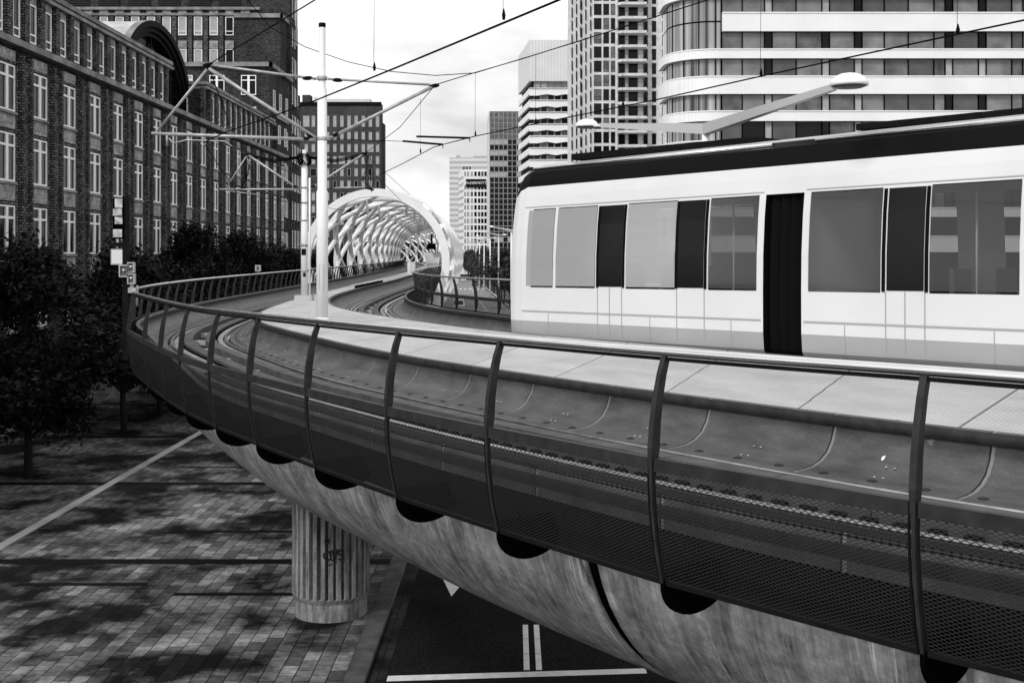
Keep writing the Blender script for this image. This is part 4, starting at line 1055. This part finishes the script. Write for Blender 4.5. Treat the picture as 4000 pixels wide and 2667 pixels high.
# distant greenery and small street vehicles
def car(name, label, loc, rz, col, L_=4.2, W_=1.75, H_=1.45, van=False):
    t = thing(name, label, 'van' if van else 'car', loc, rz); b = MB(); hw = W_/2
    if van: pr_ = [(-L_/2, .35), (-L_/2-.05, .9), (-L_/2+.15, 1.15), (-L_/2+.9, 1.75), (-L_/2+1.4, H_), (L_/2-.1, H_), (L_/2, .5), (L_/2-.1, .3)]
    else: pr_ = [(-L_/2, .3), (-L_/2-.02, .65), (-L_/2+.9, .85), (-L_/2+1.6, H_), (L_/2-1.1, H_), (L_/2-.3, .95), (L_/2, .85), (L_/2, .35), (L_/2-.1, .28)]
    rows = []
    for sg, sc_ in ((-1, .93), (-1, 1), (1, 1), (1, .93)):
        rows.append([(x, sg*hw*(sc_ if abs(sc_-1) > 0 else 1)*(1 if z < 1.0 else .86), z) for x, z in pr_])
    rows[0] = [(x*.99, -hw*.98*(1 if z < 1.0 else .84), z) for x, z in pr_]; rows[3] = [(x*.99, hw*.98*(1 if z < 1.0 else .84), z) for x, z in pr_]
    b.grid(rows[1:3], col, None, True, False); nn = len(pr_); b.face(list(range(nn)), col); b.face([nn+k for k in range(nn)], col)
    part('body', b, None, t)
    if van: ws_ = [(-L_/2+.17, 1.22), (-L_/2+.88, 1.76)]; g = (-L_/2+.32, -L_/2+.86, 1.3, 1.72)
    x0, z0_, x1, z1_ = (-L_/2+.2, 1.2, -L_/2+.86, 1.72) if van else (-L_/2+.98, .9, -L_/2+1.54, H_-.06)
    wm = MB(); wm.poly([(x0-.03, -hw*.76, z0_+.02), (x0-.03, hw*.76, z0_+.02), (x1-.03, hw*.72, z1_+.02), (x1-.03, -hw*.72, z1_+.02)], 'glass_dark'); part('windscreen', wm, None, t, recalc=False)
    for y in (-hw*.7, hw*.7): part('headlight', MB().box(-L_/2-.07, -L_/2+.02, y-.16, y+.16, .66, .80), 'pale_wall', t)
    part('number_plate', MB().box(-L_/2-.08, -L_/2-.03, -.26, .26, .42, .54), 'pale_wall', t)
    for x in (-L_/2+.8, L_/2-.8):
        for sg in (-1, 1): part('wheel', MB().tube([(x, sg*hw*.99, .31), (x, sg*hw*.8, .31)], .31, 14), 'rubber', t)
    for sg in (-1, 1): part('side_window', MB().box(-L_/2+1.55 if not van else -L_/2+.8, (L_/2-1.2) if not van else -L_/2+1.5, sg*hw*.88-.01, sg*hw*.88+.01, 1.0 if not van else 1.25, H_-.15 if not van else 1.75), 'glass_dark', t)
    return t
mat('car_silver', .7, .35, metal=.3); mat('car_dark', .02, .3)
fwd = math.atan2(1, -.06)
car('parked_van', 'pale van on the far road seen through the railing by the portal foot', (-8.75, 180.5, -.12), fwd, 'car_silver', 4.9, 1.95, 2.2, True)
car('oncoming_car', 'dark car waiting on the far road left of the moped', (-11.0, 324, -.12), fwd, 'car_dark')
car('oncoming_car', 'second dark car on the far road right of the moped', (-7.2, 338, -.12), fwd, 'car_dark')
car('oncoming_car', 'silver car far down the road under the trees', (-16.5, 372, -.12), fwd, 'car_silver')
mo = thing('moped', 'moped on the far road between the two dark cars', 'moped', (-8.6, 296, -.12), fwd)
part('frame', MB().tube([(-.6, 0, .35), (-.35, 0, .75), (0, 0, .45), (.5, 0, .6), (.7, 0, .45)], .09, 8), 'car_dark', mo); part('handlebar', MB().tube([(-.45, -.3, 1.05), (-.5, 0, 1.0), (-.45, .3, 1.05)], .03, 6), 'steel_dark', mo)
for x in (-.62, .62): part('wheel', MB().tube([(x, -.05, .27), (x, .05, .27)], .27, 14), 'rubber', mo)
pm = bpy.data.meshes.new('person'); bm = bmesh.new()
Jn = {'pel': (.05, 0, .85), 'ch': (-.02, 0, 1.2), 'ne': (-.05, 0, 1.42), 'he': (-.08, 0, 1.58), 'ht': (-.08, 0, 1.68), 'hl': (.0, -.13, .82), 'kl': (-.32, -.2, .72), 'fl': (-.25, -.2, .33), 'hr': (.0, .13, .82), 'kr': (-.32, .2, .72), 'fr': (-.25, .2, .33),
      'sl': (-.03, -.19, 1.34), 'el': (-.2, -.27, 1.12), 'al': (-.42, -.25, 1.06), 'sr': (-.03, .19, 1.34), 'er': (-.2, .27, 1.12), 'ar': (-.42, .25, 1.06)}
rad = {'pel': .15, 'ch': .16, 'ne': .06, 'he': .11, 'ht': .09, 'hl': .09, 'kl': .07, 'fl': .05, 'hr': .09, 'kr': .07, 'fr': .05, 'sl': .07, 'el': .05, 'al': .035, 'sr': .07, 'er': .05, 'ar': .035}
sk = bm.verts.layers.skin.verify()
vv = {k: bm.verts.new(p) for k, p in Jn.items()}
for a, b in (('pel', 'ch'), ('ch', 'ne'), ('ne', 'he'), ('he', 'ht'), ('pel', 'hl'), ('hl', 'kl'), ('kl', 'fl'), ('pel', 'hr'), ('hr', 'kr'), ('kr', 'fr'), ('ch', 'sl'), ('sl', 'el'), ('el', 'al'), ('ch', 'sr'), ('sr', 'er'), ('er', 'ar')): bm.edges.new((vv[a], vv[b]))
for k in Jn: vv[k][sk].radius = (rad[k], rad[k])
vv['pel'][sk].use_root = True
bm.to_mesh(pm); bm.free(); pm.materials.append(MATS['car_dark'])
po_ = link('person', pm, None, (-8.6, 296, -.12), fwd); po_.modifiers.new('skin', 'SKIN'); po_.modifiers.new('sub', 'SUBSURF').levels = 1
tag(po_, 'rider in dark clothes sitting on the moped on the far road', 'person')
# ------------------------------------------------------------------ BUILDINGS, left
bo = thing('brick_office', 'long dark brick office with white cross windows along the left side', 'building')
FX = -25.4
w1 = MB(); w1.box(-60, FX-.15, 30, 126.8, 0, 19.6, 'brick_dark'); part('wall', w1, None, bo)
w2 = MB(); w2.box(-60, FX-.1, 30, 84, 19.9, 22.9, 'brick_dark'); w2.box(-60, FX-.1, 93.5, 120.3, 19.9, 22.9, 'brick_dark'); w2.box(-60, -29, 84, 93.5, 19.61, 19.9, 'brick_dark'); part('upper_wall', w2, None, bo)
ribs = MB(); pan_ = MB(); sil = MB(); lin = MB()
wl_ = []
for k in range(-7, 17):
    d = 61.0+3.98*k
    for e in (-1.99,):
        y = d+e
        ribs.box(FX-.15, FX+.10, y-.30, y+.30, 2.6, 18.9); ribs.box(FX-.149, FX+.24, y-.62, y-.36, 2.6, 19.2); ribs.box(FX-.149, FX+.24, y+.36, y+.62, 2.6, 19.2)
        for g in (-.86, .86): ribs.box(FX-.149, FX+.02, y+g-.1, y+g+.1, 2.6, 18.6)
    for zb_, h_ in ((5.1, 2.5), (9.0, 2.45), (12.65, 2.45), (16.2, 2.35)):
        wl_.append((FX-.04, d, zb_, PI/2, 1.84, h_, 'cross', 'glass_dark'))
        sil.box(FX-.149, FX+.10, d-1.02, d+1.02, zb_-.14, zb_-.01)
        lin.box(FX-.148, FX+.04, d-1.0, d+1.0, zb_+h_+.02, zb_+h_+.2)
    for zb_, zt_ in ((7.85, 8.86), (11.68, 12.5), (15.33, 16.05)): pan_.box(FX-.147, FX+.0, d-.97, d+.97, zb_, zt_)
    pan_.box(FX-.147, FX+.0, d-.97, d+.97, 18.75, 19.3)
part('ribs', ribs, 'brick_rib', bo, kind='stuff'); part('spandrels', pan_, 'brick_panel', bo, kind='stuff'); part('sills', sil, 'stone', bo, kind='stuff'); part('lintels', lin, 'brick_rib', bo, kind='stuff')
part('cornice', MB().box(-60, FX+.34, 30, 126.9, 19.55, 19.88), 'stone', bo)
part('plinth', MB().box(-60, FX+.3, 30, 127, 0, 1.15), 'stone', bo); part('plinth', MB().box(-60, FX+.28, 30, 127.1, 7.45, 7.7), 'stone', bo)
for a, b in ((30, 84), (93.5, 120.3)):
    part('parapet', MB().box(-60, FX+.22, a-.1, b+.1, 22.9, 23.15).box(-60, FX+.3, a-.1, b+.1, 22.55, 22.75), 'stone', bo)
tr_ = MB(); pp = MB()
for k in range(-16, 33):
    y = 60.0+1.99*k
    if y < 84 or 93.5 < y < 119.5:
        if y > 31 and abs(y-84) > .9 and abs(y-93.5) > .9:
            wl_.append((FX+.0, y, 20.05, PI/2, .84, 2.05, 'low', 'glass_dark')); pp.box(FX-.099, FX+.05, y-.45, y+.45, 22.12, 22.53)
        tr_.box(FX-.099, FX+.2, y-1.0-.28, y-1.0+.28, 19.9, 22.54)
part('ribs', tr_, 'brick_rib', bo, kind='stuff'); part('spandrels', pp, 'brick_panel', bo, kind='stuff')
wl_.append((-27.4, 93.38, 19.9, 0, 1.3, 1.9, 'plain', 'glass_dark'))
windows(bo, wl_, 'white_frame')
part('terrace_rail', MB().tube([(FX, 84.2, 20.7), (FX, 93.3, 20.7)], .03, 6), 'steel_dark', bo)
# barrel vault
vt = MB(); rows = []; rows_in = []
for k in range(25):
    t = PI*k/24; rows.append([(x, 86+8.5*math.cos(t), 20.2+6.1*math.sin(t)) for x in (-48, -27.0)])
vt.grid(rows, 'concrete_light', None, False, True); part('vault_roof', vt, None, bo, recalc=False)
rim = MB()
for q, (r1, r0, xo) in enumerate(((8.62, 8.0, -26.7), (7.95, 7.5, -26.9), (7.45, 7.05, -27.1))):
    for k in range(24):
        t0, t1 = PI*k/24, PI*(k+1)/24; z_ = .718
        A = [(xo, 86+r_*math.cos(t), 20.2+r_*z_*math.sin(t)) for r_, t in ((r0, t0), (r1, t0), (r1, t1), (r0, t1))]; B = [(x-.5, y, z) for x, y, z in A]
        rim.poly(A, 'steel_dark'); rim.poly([A[1], A[2], B[2], B[1]], 'stone'); rim.poly([A[0], A[3], B[3], B[0]], 'steel_dark')
part('vault_rim', rim, None, bo, recalc=False)
fl = MB(); fl.poly([(-27.6, 86+7.4*math.cos(PI*k/24), 20.2+5.3*math.sin(PI*k/24)) for k in range(25)], 'glass_dark'); part('vault_glazing', fl, None, bo, recalc=False)
part('vault_mullions', MB().box(-27.55, -27.4, 81, 81.25, 20.2, 24.5).box(-27.55, -27.4, 85.9, 86.1, 20.2, 25.4).box(-27.55, -27.4, 90.8, 91.05, 20.2, 24.4).box(-27.55, -27.4, 79, 93, 22.9, 23.1), 'steel_dark', bo)
# brick tower behind
bt = thing('brick_tower', 'tall stepped brown-black brick tower rising behind the long office', 'building')
tw = MB(); tw.box(-75, -33.41, 145, 175, 0, 40.4, 'brick_dark'); tw.box(-52, -28.5, 132.7, 144.9, 0, 31.2, 'brick_dark'); tw.box(-34.5, -28.9, 141, 144.95, 31.2, 38.6, 'brick_dark'); tw.box(-33.4, -28.5, 145, 148.4, 0, 70, 'brick_dark'); tw.box(-60, -33.41, 147, 152, 40.4, 62, 'brick_dark'); tw.box(-33, -28.7, 148.4, 151.3, 0, 38.9, 'brick_dark'); tw.box(-33, -28.9, 151.3, 154, 0, 30.3, 'brick_dark'); tw.box(-28.499, -27.9, 134, 140, 0, 25.2, 'brick_dark')
part('wall', tw, None, bt)
cp = MB(); cp.box(-75, -32.3, 144.6, 144.98, 40.0, 40.35).box(-75, -32.35, 144.7, 144.98, 39.3, 39.6); cp.box(-52, -28.1, 132.3, 132.68, 30.8, 31.3); cp.box(-28.48, -28.1, 132.3, 145, 30.8, 31.3); cp.box(-34.6, -28.6, 140.7, 140.98, 38.2, 38.7); cp.box(-28.88, -28.6, 140.7, 150, 38.2, 38.7); cp.box(-27.89, -27.7, 133.9, 140.2, 24.9, 25.3)
part('cornice', cp, 'stone', bt)
rb = MB(); sp_ = MB(); wl = []
for k in range(18):
    x = -34.2-2.0*k
    rb.box(x-1.25, x-.75, 144.75, 144.999, 14, 39.2)
    for j, zb_ in enumerate((36.8, 32.7, 28.7)):
        pm = 'glass_pale' if k > 1 else 'glass_dark'
        wl.append((x, 144.93, zb_, 0, 1.05, 2.35, 'low' if j == 0 else 'plain', pm)); sp_.box(x-.55, x+.55, 144.85, 144.998, zb_+2.45, zb_+3.4)
for x in (-29.9, -33.8, -37.7, -41.6, -46):
    for zb_ in (22.3, 26.2-.2):
        pass
for x, pm in ((-30.9, 'glass_dark'), (-34.6, 'glass_dark'), (-38.3, 'glass_pale'), (-42, 'glass_pale')):
    for zb_ in (27.5, 23.8, 20.1, 16.4): wl.append((x, 132.62, zb_, 0, 1.75, 2.3, 'cross', pm))
for y in (135.2, 138.8, 142.6):
    for zb_ in (26.2, 22.0, 17.8, 13.5, 9.4): wl.append((-27.85 if y < 140.5 and zb_ < 24 else -28.46, y, zb_, PI/2, 1.1, 2.2, 'low', 'glass_mid'))
for y in (146.1, 147.6, 149.2, 150.6, 152.2, 153.4):
    xw, top = (-28.5, 66) if y < 148.4 else (-28.7, 38.5) if y < 151.3 else (-28.9, 30)
    rb.box(xw-.1, xw+.16, y-.75-.14, y-.75+.14, 0, top)
    for j in range(17):
        if 6+j*3.7 < top-3: wl.append((xw+.04, y, 6+j*3.7, PI/2, .75, 2.3, 'low', 'glass_mid'))
part('ribs', rb, 'brick_rib', bt, kind='stuff'); part('spandrels', sp_, 'brick_panel', bt, kind='stuff'); windows(bt, wl, 'white_frame')
lv = MB()
for k in range(9):
    x = -35.3-3.9*k
    for j in range(14): lv.box(x-2.8, x, 146.8, 146.98, 40.8+j*.28, 40.8+j*.28+.14)
part('louvres', lv, 'steel_post', bt, kind='stuff')
part('vent_pipe', MB().tube([(-28.25, 148.0, 36), (-28.25, 148.0, 52)], .14, 8), 'steel_white', bt)
# mid dark brick block behind the tube
mbk = thing('brick_block', 'dark brick block with narrow pale windows behind the white tube', 'building', (0, 0, 0))
g = MB(); g.box(-64, -39.7, 340, 345, 0, 54, 'brick_far'); g.box(-60, -39.5, 345.01, 350.5, 0, 48.6, 'brick_far'); part('wall', g, None, mbk)
part('parapet', MB().box(-64, -39.5, 339.7, 339.98, 53.3, 54.3), 'steel_dark', mbk)
part('roof_plant', MB().box(-56, -43, 341, 345, 54.02, 55.4).box(-60, -57, 341, 345, 54.02, 56.0), 'pale_wall', mbk)
part('roof_plant', MB().box(-63.4, -61, 341, 345, 54.02, 56.6), 'brick_far', mbk)
wl = []
for r_ in range(13):
    zb_ = 46.6-3.62*r_*1.0
    for c_ in range(11):
        x = -62.2+2.13*c_+(0 if c_ < 2 else 0)
        if zb_ < 2 or (r_ % 4 == 1 and c_ == 1): continue
        pm = 'glass_dark' if (c_*7+r_*3) % 11 > 6 and r_ > 3 else 'glass_pale'
        hh = 3.3 if r_ == 0 else 2.4
        wl.append((x+.2, 339.95, zb_+(.3 if r_ == 0 else 0), 0, 1.9 if (c_*5+r_*3) % 17 == 0 else 1.0, hh, 'plain', pm))
windows(mbk, wl, 'grey_frame')
# ------------------------------------------------------------------ BUILDINGS, right
# pale far tower
pa_ = thing('pale_tower', 'pale far tower with fine horizontal bands, leftmost of the right group', 'building')
part('wall', MB().box(-31.7, -12, 560, 580, 0, 56.4), 'pale_banded', pa_); wl = []
for a in range(3):
    for b in range(3): wl.append((-24.6+1.5*a, 559.9, 50.2-2.0*b, 0, 1.4, 1.9, 'plain', 'glass_mid'))
windows(pa_, wl, 'white_frame'); part('roof_plant', MB().box(-20, -13, 565, 570, 56.4, 57.6).box(-28.5, -26.5, 563, 566, 56.4, 57.8), 'grey_frame', pa_)
# white gridded tower with letters
gt = thing('gridded_tower', 'white gridded office tower with block letters near its top', 'building')
part('wall', MB().prism([(-22, 500), (-11.5, 500), (-11.5, 520), (-25.2, 520)], 0, 46), 'white_wall', gt); wl = []
for r_ in range(15):
    zb_ = 43.0-2.95*r_
    if r_ == 1: continue
    for c_, (dx, pm) in enumerate(((-21.4, 'glass_mid'), (-20.1, 'glass_pale'), (-18.4, 'glass_pale'), (-16.8, 'glass_dark'), (-15.2, 'glass_dark'), (-13.8, 'glass_dark'), (-12.4, 'glass_dark'))): wl.append((dx, 499.93, zb_, 0, .7 if c_ == 0 else 1.25, 2.2, 'plain', pm if (r_+c_) % 5 else 'glass_mid'))
windows(gt, wl, 'white_frame')
ang = math.atan2(20, -3.2)
for j in range(14): part('side_band', MB().beam((-22.1, 500.4, 42.8-2.95*j), (-25.2, 519.5, 42.8-2.95*j), .1, 1.0), 'grey_frame', gt)
part('sign_board', MB().box(-21, -12.2, 499.5, 499.9, 38.2, 41.8), 'glass_dark', gt)
me = text_mesh('McDERMOTT', 1.55, .12, 'steel_white'); me.transform(Matrix.Scale(1.0, 4)); o = link('lettering', me, gt, (-16.6, 499.2, 40.0)); o.rotation_euler = (R(90), 0, 0)
# dark gridded tower
dt = thing('dark_tower', 'tall dark glass tower with a fine pale grid', 'building')
part('wall', MB().prism([(-8.9, 420), (6, 420), (6, 450), (-10.2, 450)], 0, 61.5), 'steel_dark', dt); part('side_cladding', MB().prism([(-8.91, 419.9), (-9.3, 419.95), (-10.6, 450), (-10.21, 450)], 0, 61.4), 'pale_wall', dt)
wl = []
for r_ in range(30):
    for c_ in range(9):
        x = -8.0+1.65*c_
        if x > 3.5: continue
        zb_ = 59.3-2.0*r_
        pm = 'glass_mid' if r_ < 5 else ('glass_pale' if (r_ % 2 == 1 and r_ < 12 and c_ not in (4, 5) and c_ < 8) or (r_ == 23 and c_ % 3) else 'glass_dark')
        wl.append((x, 419.93, zb_, 0, 1.62, 1.9, 'curtain', pm))
windows(dt, wl, 'grey_frame')
# tower with white bands and crown
wt = thing('white_banded_tower', 'tower with a blank ribbed crown and zigzag white balcony bands', 'building')
C0 = Vector((4.5, 327)); C1 = Vector((1.42, 355)); C2 = Vector((24, 327)); C3 = Vector((24, 355))
part('core', MB().prism([(C0.x+.8, C0.y+.8), (C2.x, C2.y+.8), (C3.x, C3.y), (C1.x+1.2, C1.y)], 0, 60), 'steel_dark', wt)
part('crown', MB().prism([tuple(C0), tuple(C2), tuple(C3), tuple(C1)], 58.6, 70.4), 'ribbed_crown', wt)
wl = []
for j in range(17):
    zt = 56.6-3.42*j; bd = MB()
    nzz = 8; top = []; bot = []
    fr_ = [(C0.x, 0)]+[(C0.x+2.3+k*2.7, 1 if k % 2 else 0) for k in range(7)]
    for x, u in fr_:
        top.append((x, 327-.0, zt)); bot.append((x, 327, zt-2.1+(.35 if u else 0)))
    A = [(C0.x, 327), (C2.x, 327), (C2.x, 327.7), (C0.x+.6, 327.7), (C1.x+.6, 355), (C1.x, 355)]
    bd.prism(A, zt-1.75, zt)
    for k in range(len(fr_)-1):
        x0, u0 = fr_[k]; x1, u1 = fr_[k+1]; bd.poly([(x0, 326.99, zt-1.74), (x1, 326.99, zt-1.74), (x1, 326.99, zt-1.75+(-.45 if not u1 else 0)), (x0, 326.99, zt-1.75+(-.45 if not u0 else 0))])
    bd.box(C0.x-.1, C2.x, 326.7, 326.98, zt-.12, zt+.02)
    part('balcony_band', bd, 'white_wall', wt)
    for k in range(6): wl.append((C0.x+2.2+2.0*k, 327.75, zt+.05, 0, 1.9, 1.6, 'curtain', 'glass_mid' if (j*3+k) % 4 == 0 or j == 0 else 'glass_dark'))
for k in range(6): wl.append((C0.x+2.2+2.0*k, 327.75, 56.7, 0, 1.9, 1.85, 'curtain', 'glass_pale'))
windows(wt, wl, 'grey_frame')
# residential tower
rt = thing('residential_tower', 'concrete residential tower with stacked corner balconies beside the curved glass office', 'building')
X0, Y0 = 16.9, 242
part('wall', MB().prism([(X0, Y0), (22.1, Y0), (22.1, Y0+2), (27.6, Y0+2), (27.6, Y0+3), (36, Y0+3), (36, Y0+24), (12.5, Y0+22)], 0, 75), 'concrete_pale', rt); wl = []
ang = math.atan2(22, -4.4)
for j in range(22):
    zb_ = 9.0+3.02*j-.6
    for x, w_ in ((17.85, 1.6), (19.65, 1.2), (21.1, .9)): wl.append((x, Y0-.03, zb_, 0, w_, 2.35, 'thin', 'glass_mid' if (j*5+int(x)) % 7 < 3 and j > 8 else 'glass_dark'))
    for x, w_ in ((28.4, .9), (30.2, .9), (32.4, .9)): wl.append((x, Y0+2.97, zb_, 0, w_, 2.35, 'thin', 'glass_dark'))
    for x, w_ in ((23.2, 1.3), (25.6, 2.0)): wl.append((x, Y0+1.97, zb_-.2, 0, w_, 2.5, 'thin', 'glass_dark'))
    for t_ in (.08, .26, .44, .62, .8):
        x = X0-4.4*t_-.06; y = Y0+22*t_; wl.append((x, y, zb_, -PI/2-.197, 1.5 if t_ != .44 else 2.8, 2.3, 'thin', 'glass_dark' if t_ == .44 else 'glass_mid'))
windows(rt, wl, 'steel_post')
for j in range(22):
    zb_ = 9.0+3.02*j-1.0
    b = MB(); b.prism([(22.15, Y0+2), (22.15, Y0-.1), (23.0, Y0-.9), (28.2, Y0-.9), (28.2, Y0+2.9), (27.62, Y0+2.9), (27.62, Y0+2)], zb_-.55, zb_); bb = part('balcony', b, 'concrete_pale', rt)
    rl = MB()
    for a_, c_ in (((22.2, Y0-.05), (23.0, Y0-.82)), ((23.0, Y0-.82), (28.1, Y0-.82)), ((28.1, Y0-.82), (28.1, Y0+1.9))):
        rl.beam((a_[0], a_[1], zb_+1.1), (c_[0], c_[1], zb_+1.1), .07, .07, 'steel_dark')
        for t_ in (0, .5, 1): q = Vector(a_).lerp(Vector(c_), t_); rl.box(q.x-.03, q.x+.03, q.y-.03, q.y+.03, zb_, zb_+1.1, 'steel_dark')
    part('balustrade', rl, None, bb)
# curved glass office
gf = thing('curved_glass_office', 'big office with curved glass corner and broad white ribbed bands at the upper right', 'building', (18.6, 133, 0))
RAD = 5.0
def plan(o, x1=62, n_=14, back=4):
    pts = [(RAD*0-o, RAD+back)]
    for k in range(n_+1):
        t = PI-(PI/2)*k/n_; pts.append((RAD+(RAD+o)*math.cos(t), RAD-(RAD+o)*math.sin(t)))
    pts.append((x1, -o-.0)); return pts
def band(z0, z1, x_from=None, o=.55):
    mb = MB()
    if x_from is None: P_ = plan(o)
    else: P_ = [(x_from, 1.0), (x_from, -o), (62, -o)]
    I_ = plan(o-.5) if x_from is None else [(x_from+.1, 1.0), (x_from+.1, -o+.5), (62, -o+.5)]
    b = len(mb.v)
    rows = [[(x, y, z0) for x, y in P_], [(x, y, z1) for x, y in P_], [(x, y, z1) for x, y in I_], [(x, y, z0) for x, y in I_]]
    mb.grid(rows+[rows[0]], 'ribbed_white', None, False, False)
    lip = [[(x*1.0+(x-(RAD))*0, y-.07, z1-.02) for x, y in P_], [(x, y-.07, z1+.12) for x, y in P_], [(x, y+.2, z1+.12) for x, y in P_]]
    mb.grid(lip, 'steel_white', None, False, False)
    return part('band', mb, None, gf, recalc=False)
bands = [(38.9, 41.0, None), (34.9, 37.0, 5.7), (31.75, 32.75, None), (27.6, 29.6, None), (24.45, 25.55, None), (21.0, 22.1, None), (16.9, 18.9, None), (13.3, 14.3, None), (9.2, 11, None)]
for z0_, z1_, xf in bands: band(z0_, z1_, xf)
part('core', MB().prism([(1.2, 9), (1.2, 6), (6, 1.4), (62, 1.4), (62, 20), (3, 20)], 0, 46), 'black', gf)
gz = [(41.1, 45.0), (37.1, 38.8), (32.85, 34.8), (29.7, 31.7), (25.65, 27.55), (22.2, 24.4), (19.0, 20.95), (14.4, 16.85), (11.1, 13.25), (5, 9.1)]
gz = [(37.12, 45.0, 34.8+2.1), ] and [(32.85, 34.85), (37.1, 40.9), (29.7, 31.7), (25.65, 27.55), (22.2, 24.4), (19.0, 20.95), (14.4, 16.85)]
panes = []
rnd = random.Random(5)
xs = [5.7]
while xs[-1] < 48: xs.append(xs[-1]+rnd.choice((.9, .9, 2.9, 3.0, 2.4, 2.6, 1.3, 2.8)))
for fi, (za, zb_) in enumerate(gz):
    for a, b in zip(xs[:-1], xs[1:]):
        pm = rnd.choice(('glass_mid', 'office_glass', 'office_glass', 'office_glass_dark')) if fi < 4 else rnd.choice(('glass_dark', 'glass_dark', 'office_glass_dark', 'glass_mid'))
        if b-a < 1: pm = rnd.choice(('glass_dark', 'glass_pale'))
        panes.append((a, b, za, zb_, pm))
mat('office_glass', .16, .12, spec=.5, var=.5, scale=.35); mat('office_glass_dark', .06, .12, spec=.5, var=.5, scale=.35)
mat('curtain_glass', .25, .15, spec=.5, var=.9, scale=1.2, stretch=(1.6, 1.6, .02), detail=2)
panes.sort(key=lambda q: -(q[1]-q[0])*(q[3]-q[2]))
rest = MB(); mullx = sorted(set(xs))
for i, (a, b, za, zb_, pm) in enumerate(panes):
    if i < 94: part('window', MB().box(a+.06, b-.06, .02, .08, za, zb_), pm, gf)
    else: rest.box(a+.06, b-.06, .02, .08, za, zb_, pm)
part('window', rest, None, gf, kind='stuff')
mu = MB()
for za, zb_ in gz:
    for x in xs: mu.box(x-.05, x+.05, -.12, .1, za-.1, zb_+.1)
part('mullions', mu, 'black', gf, kind='stuff')
cg = MB(); cm = MB()
P_ = plan(.0, 5.7, 8)[:-1]+[(5.65, 0)]
for za, zb_ in ((32.85, 38.85), (29.7, 31.7), (25.65, 27.55), (22.2, 24.4), (19.0, 20.95), (14.4, 16.85), (41.1, 45)):
    cg.grid([[(x, y, za-.1) for x, y in P_], [(x, y, zb_+.1) for x, y in P_]], 'curtain_glass', None, False, True)
    for x, y in P_[1::2]+[P_[-1]]: cm.box(x-.06, x+.06, y-.08, y+.02, za, zb_)
    if zb_-za > 5: cm.grid([[(x, y-.05, 36.05) for x, y in P_], [(x, y-.05, 36.2) for x, y in P_]], 'black', None, False, False)
part('corner_glazing', cg, None, gf, recalc=False, label='curved corner glazing with pale curtains'); part('mullions', cm, 'black', gf, kind='stuff')
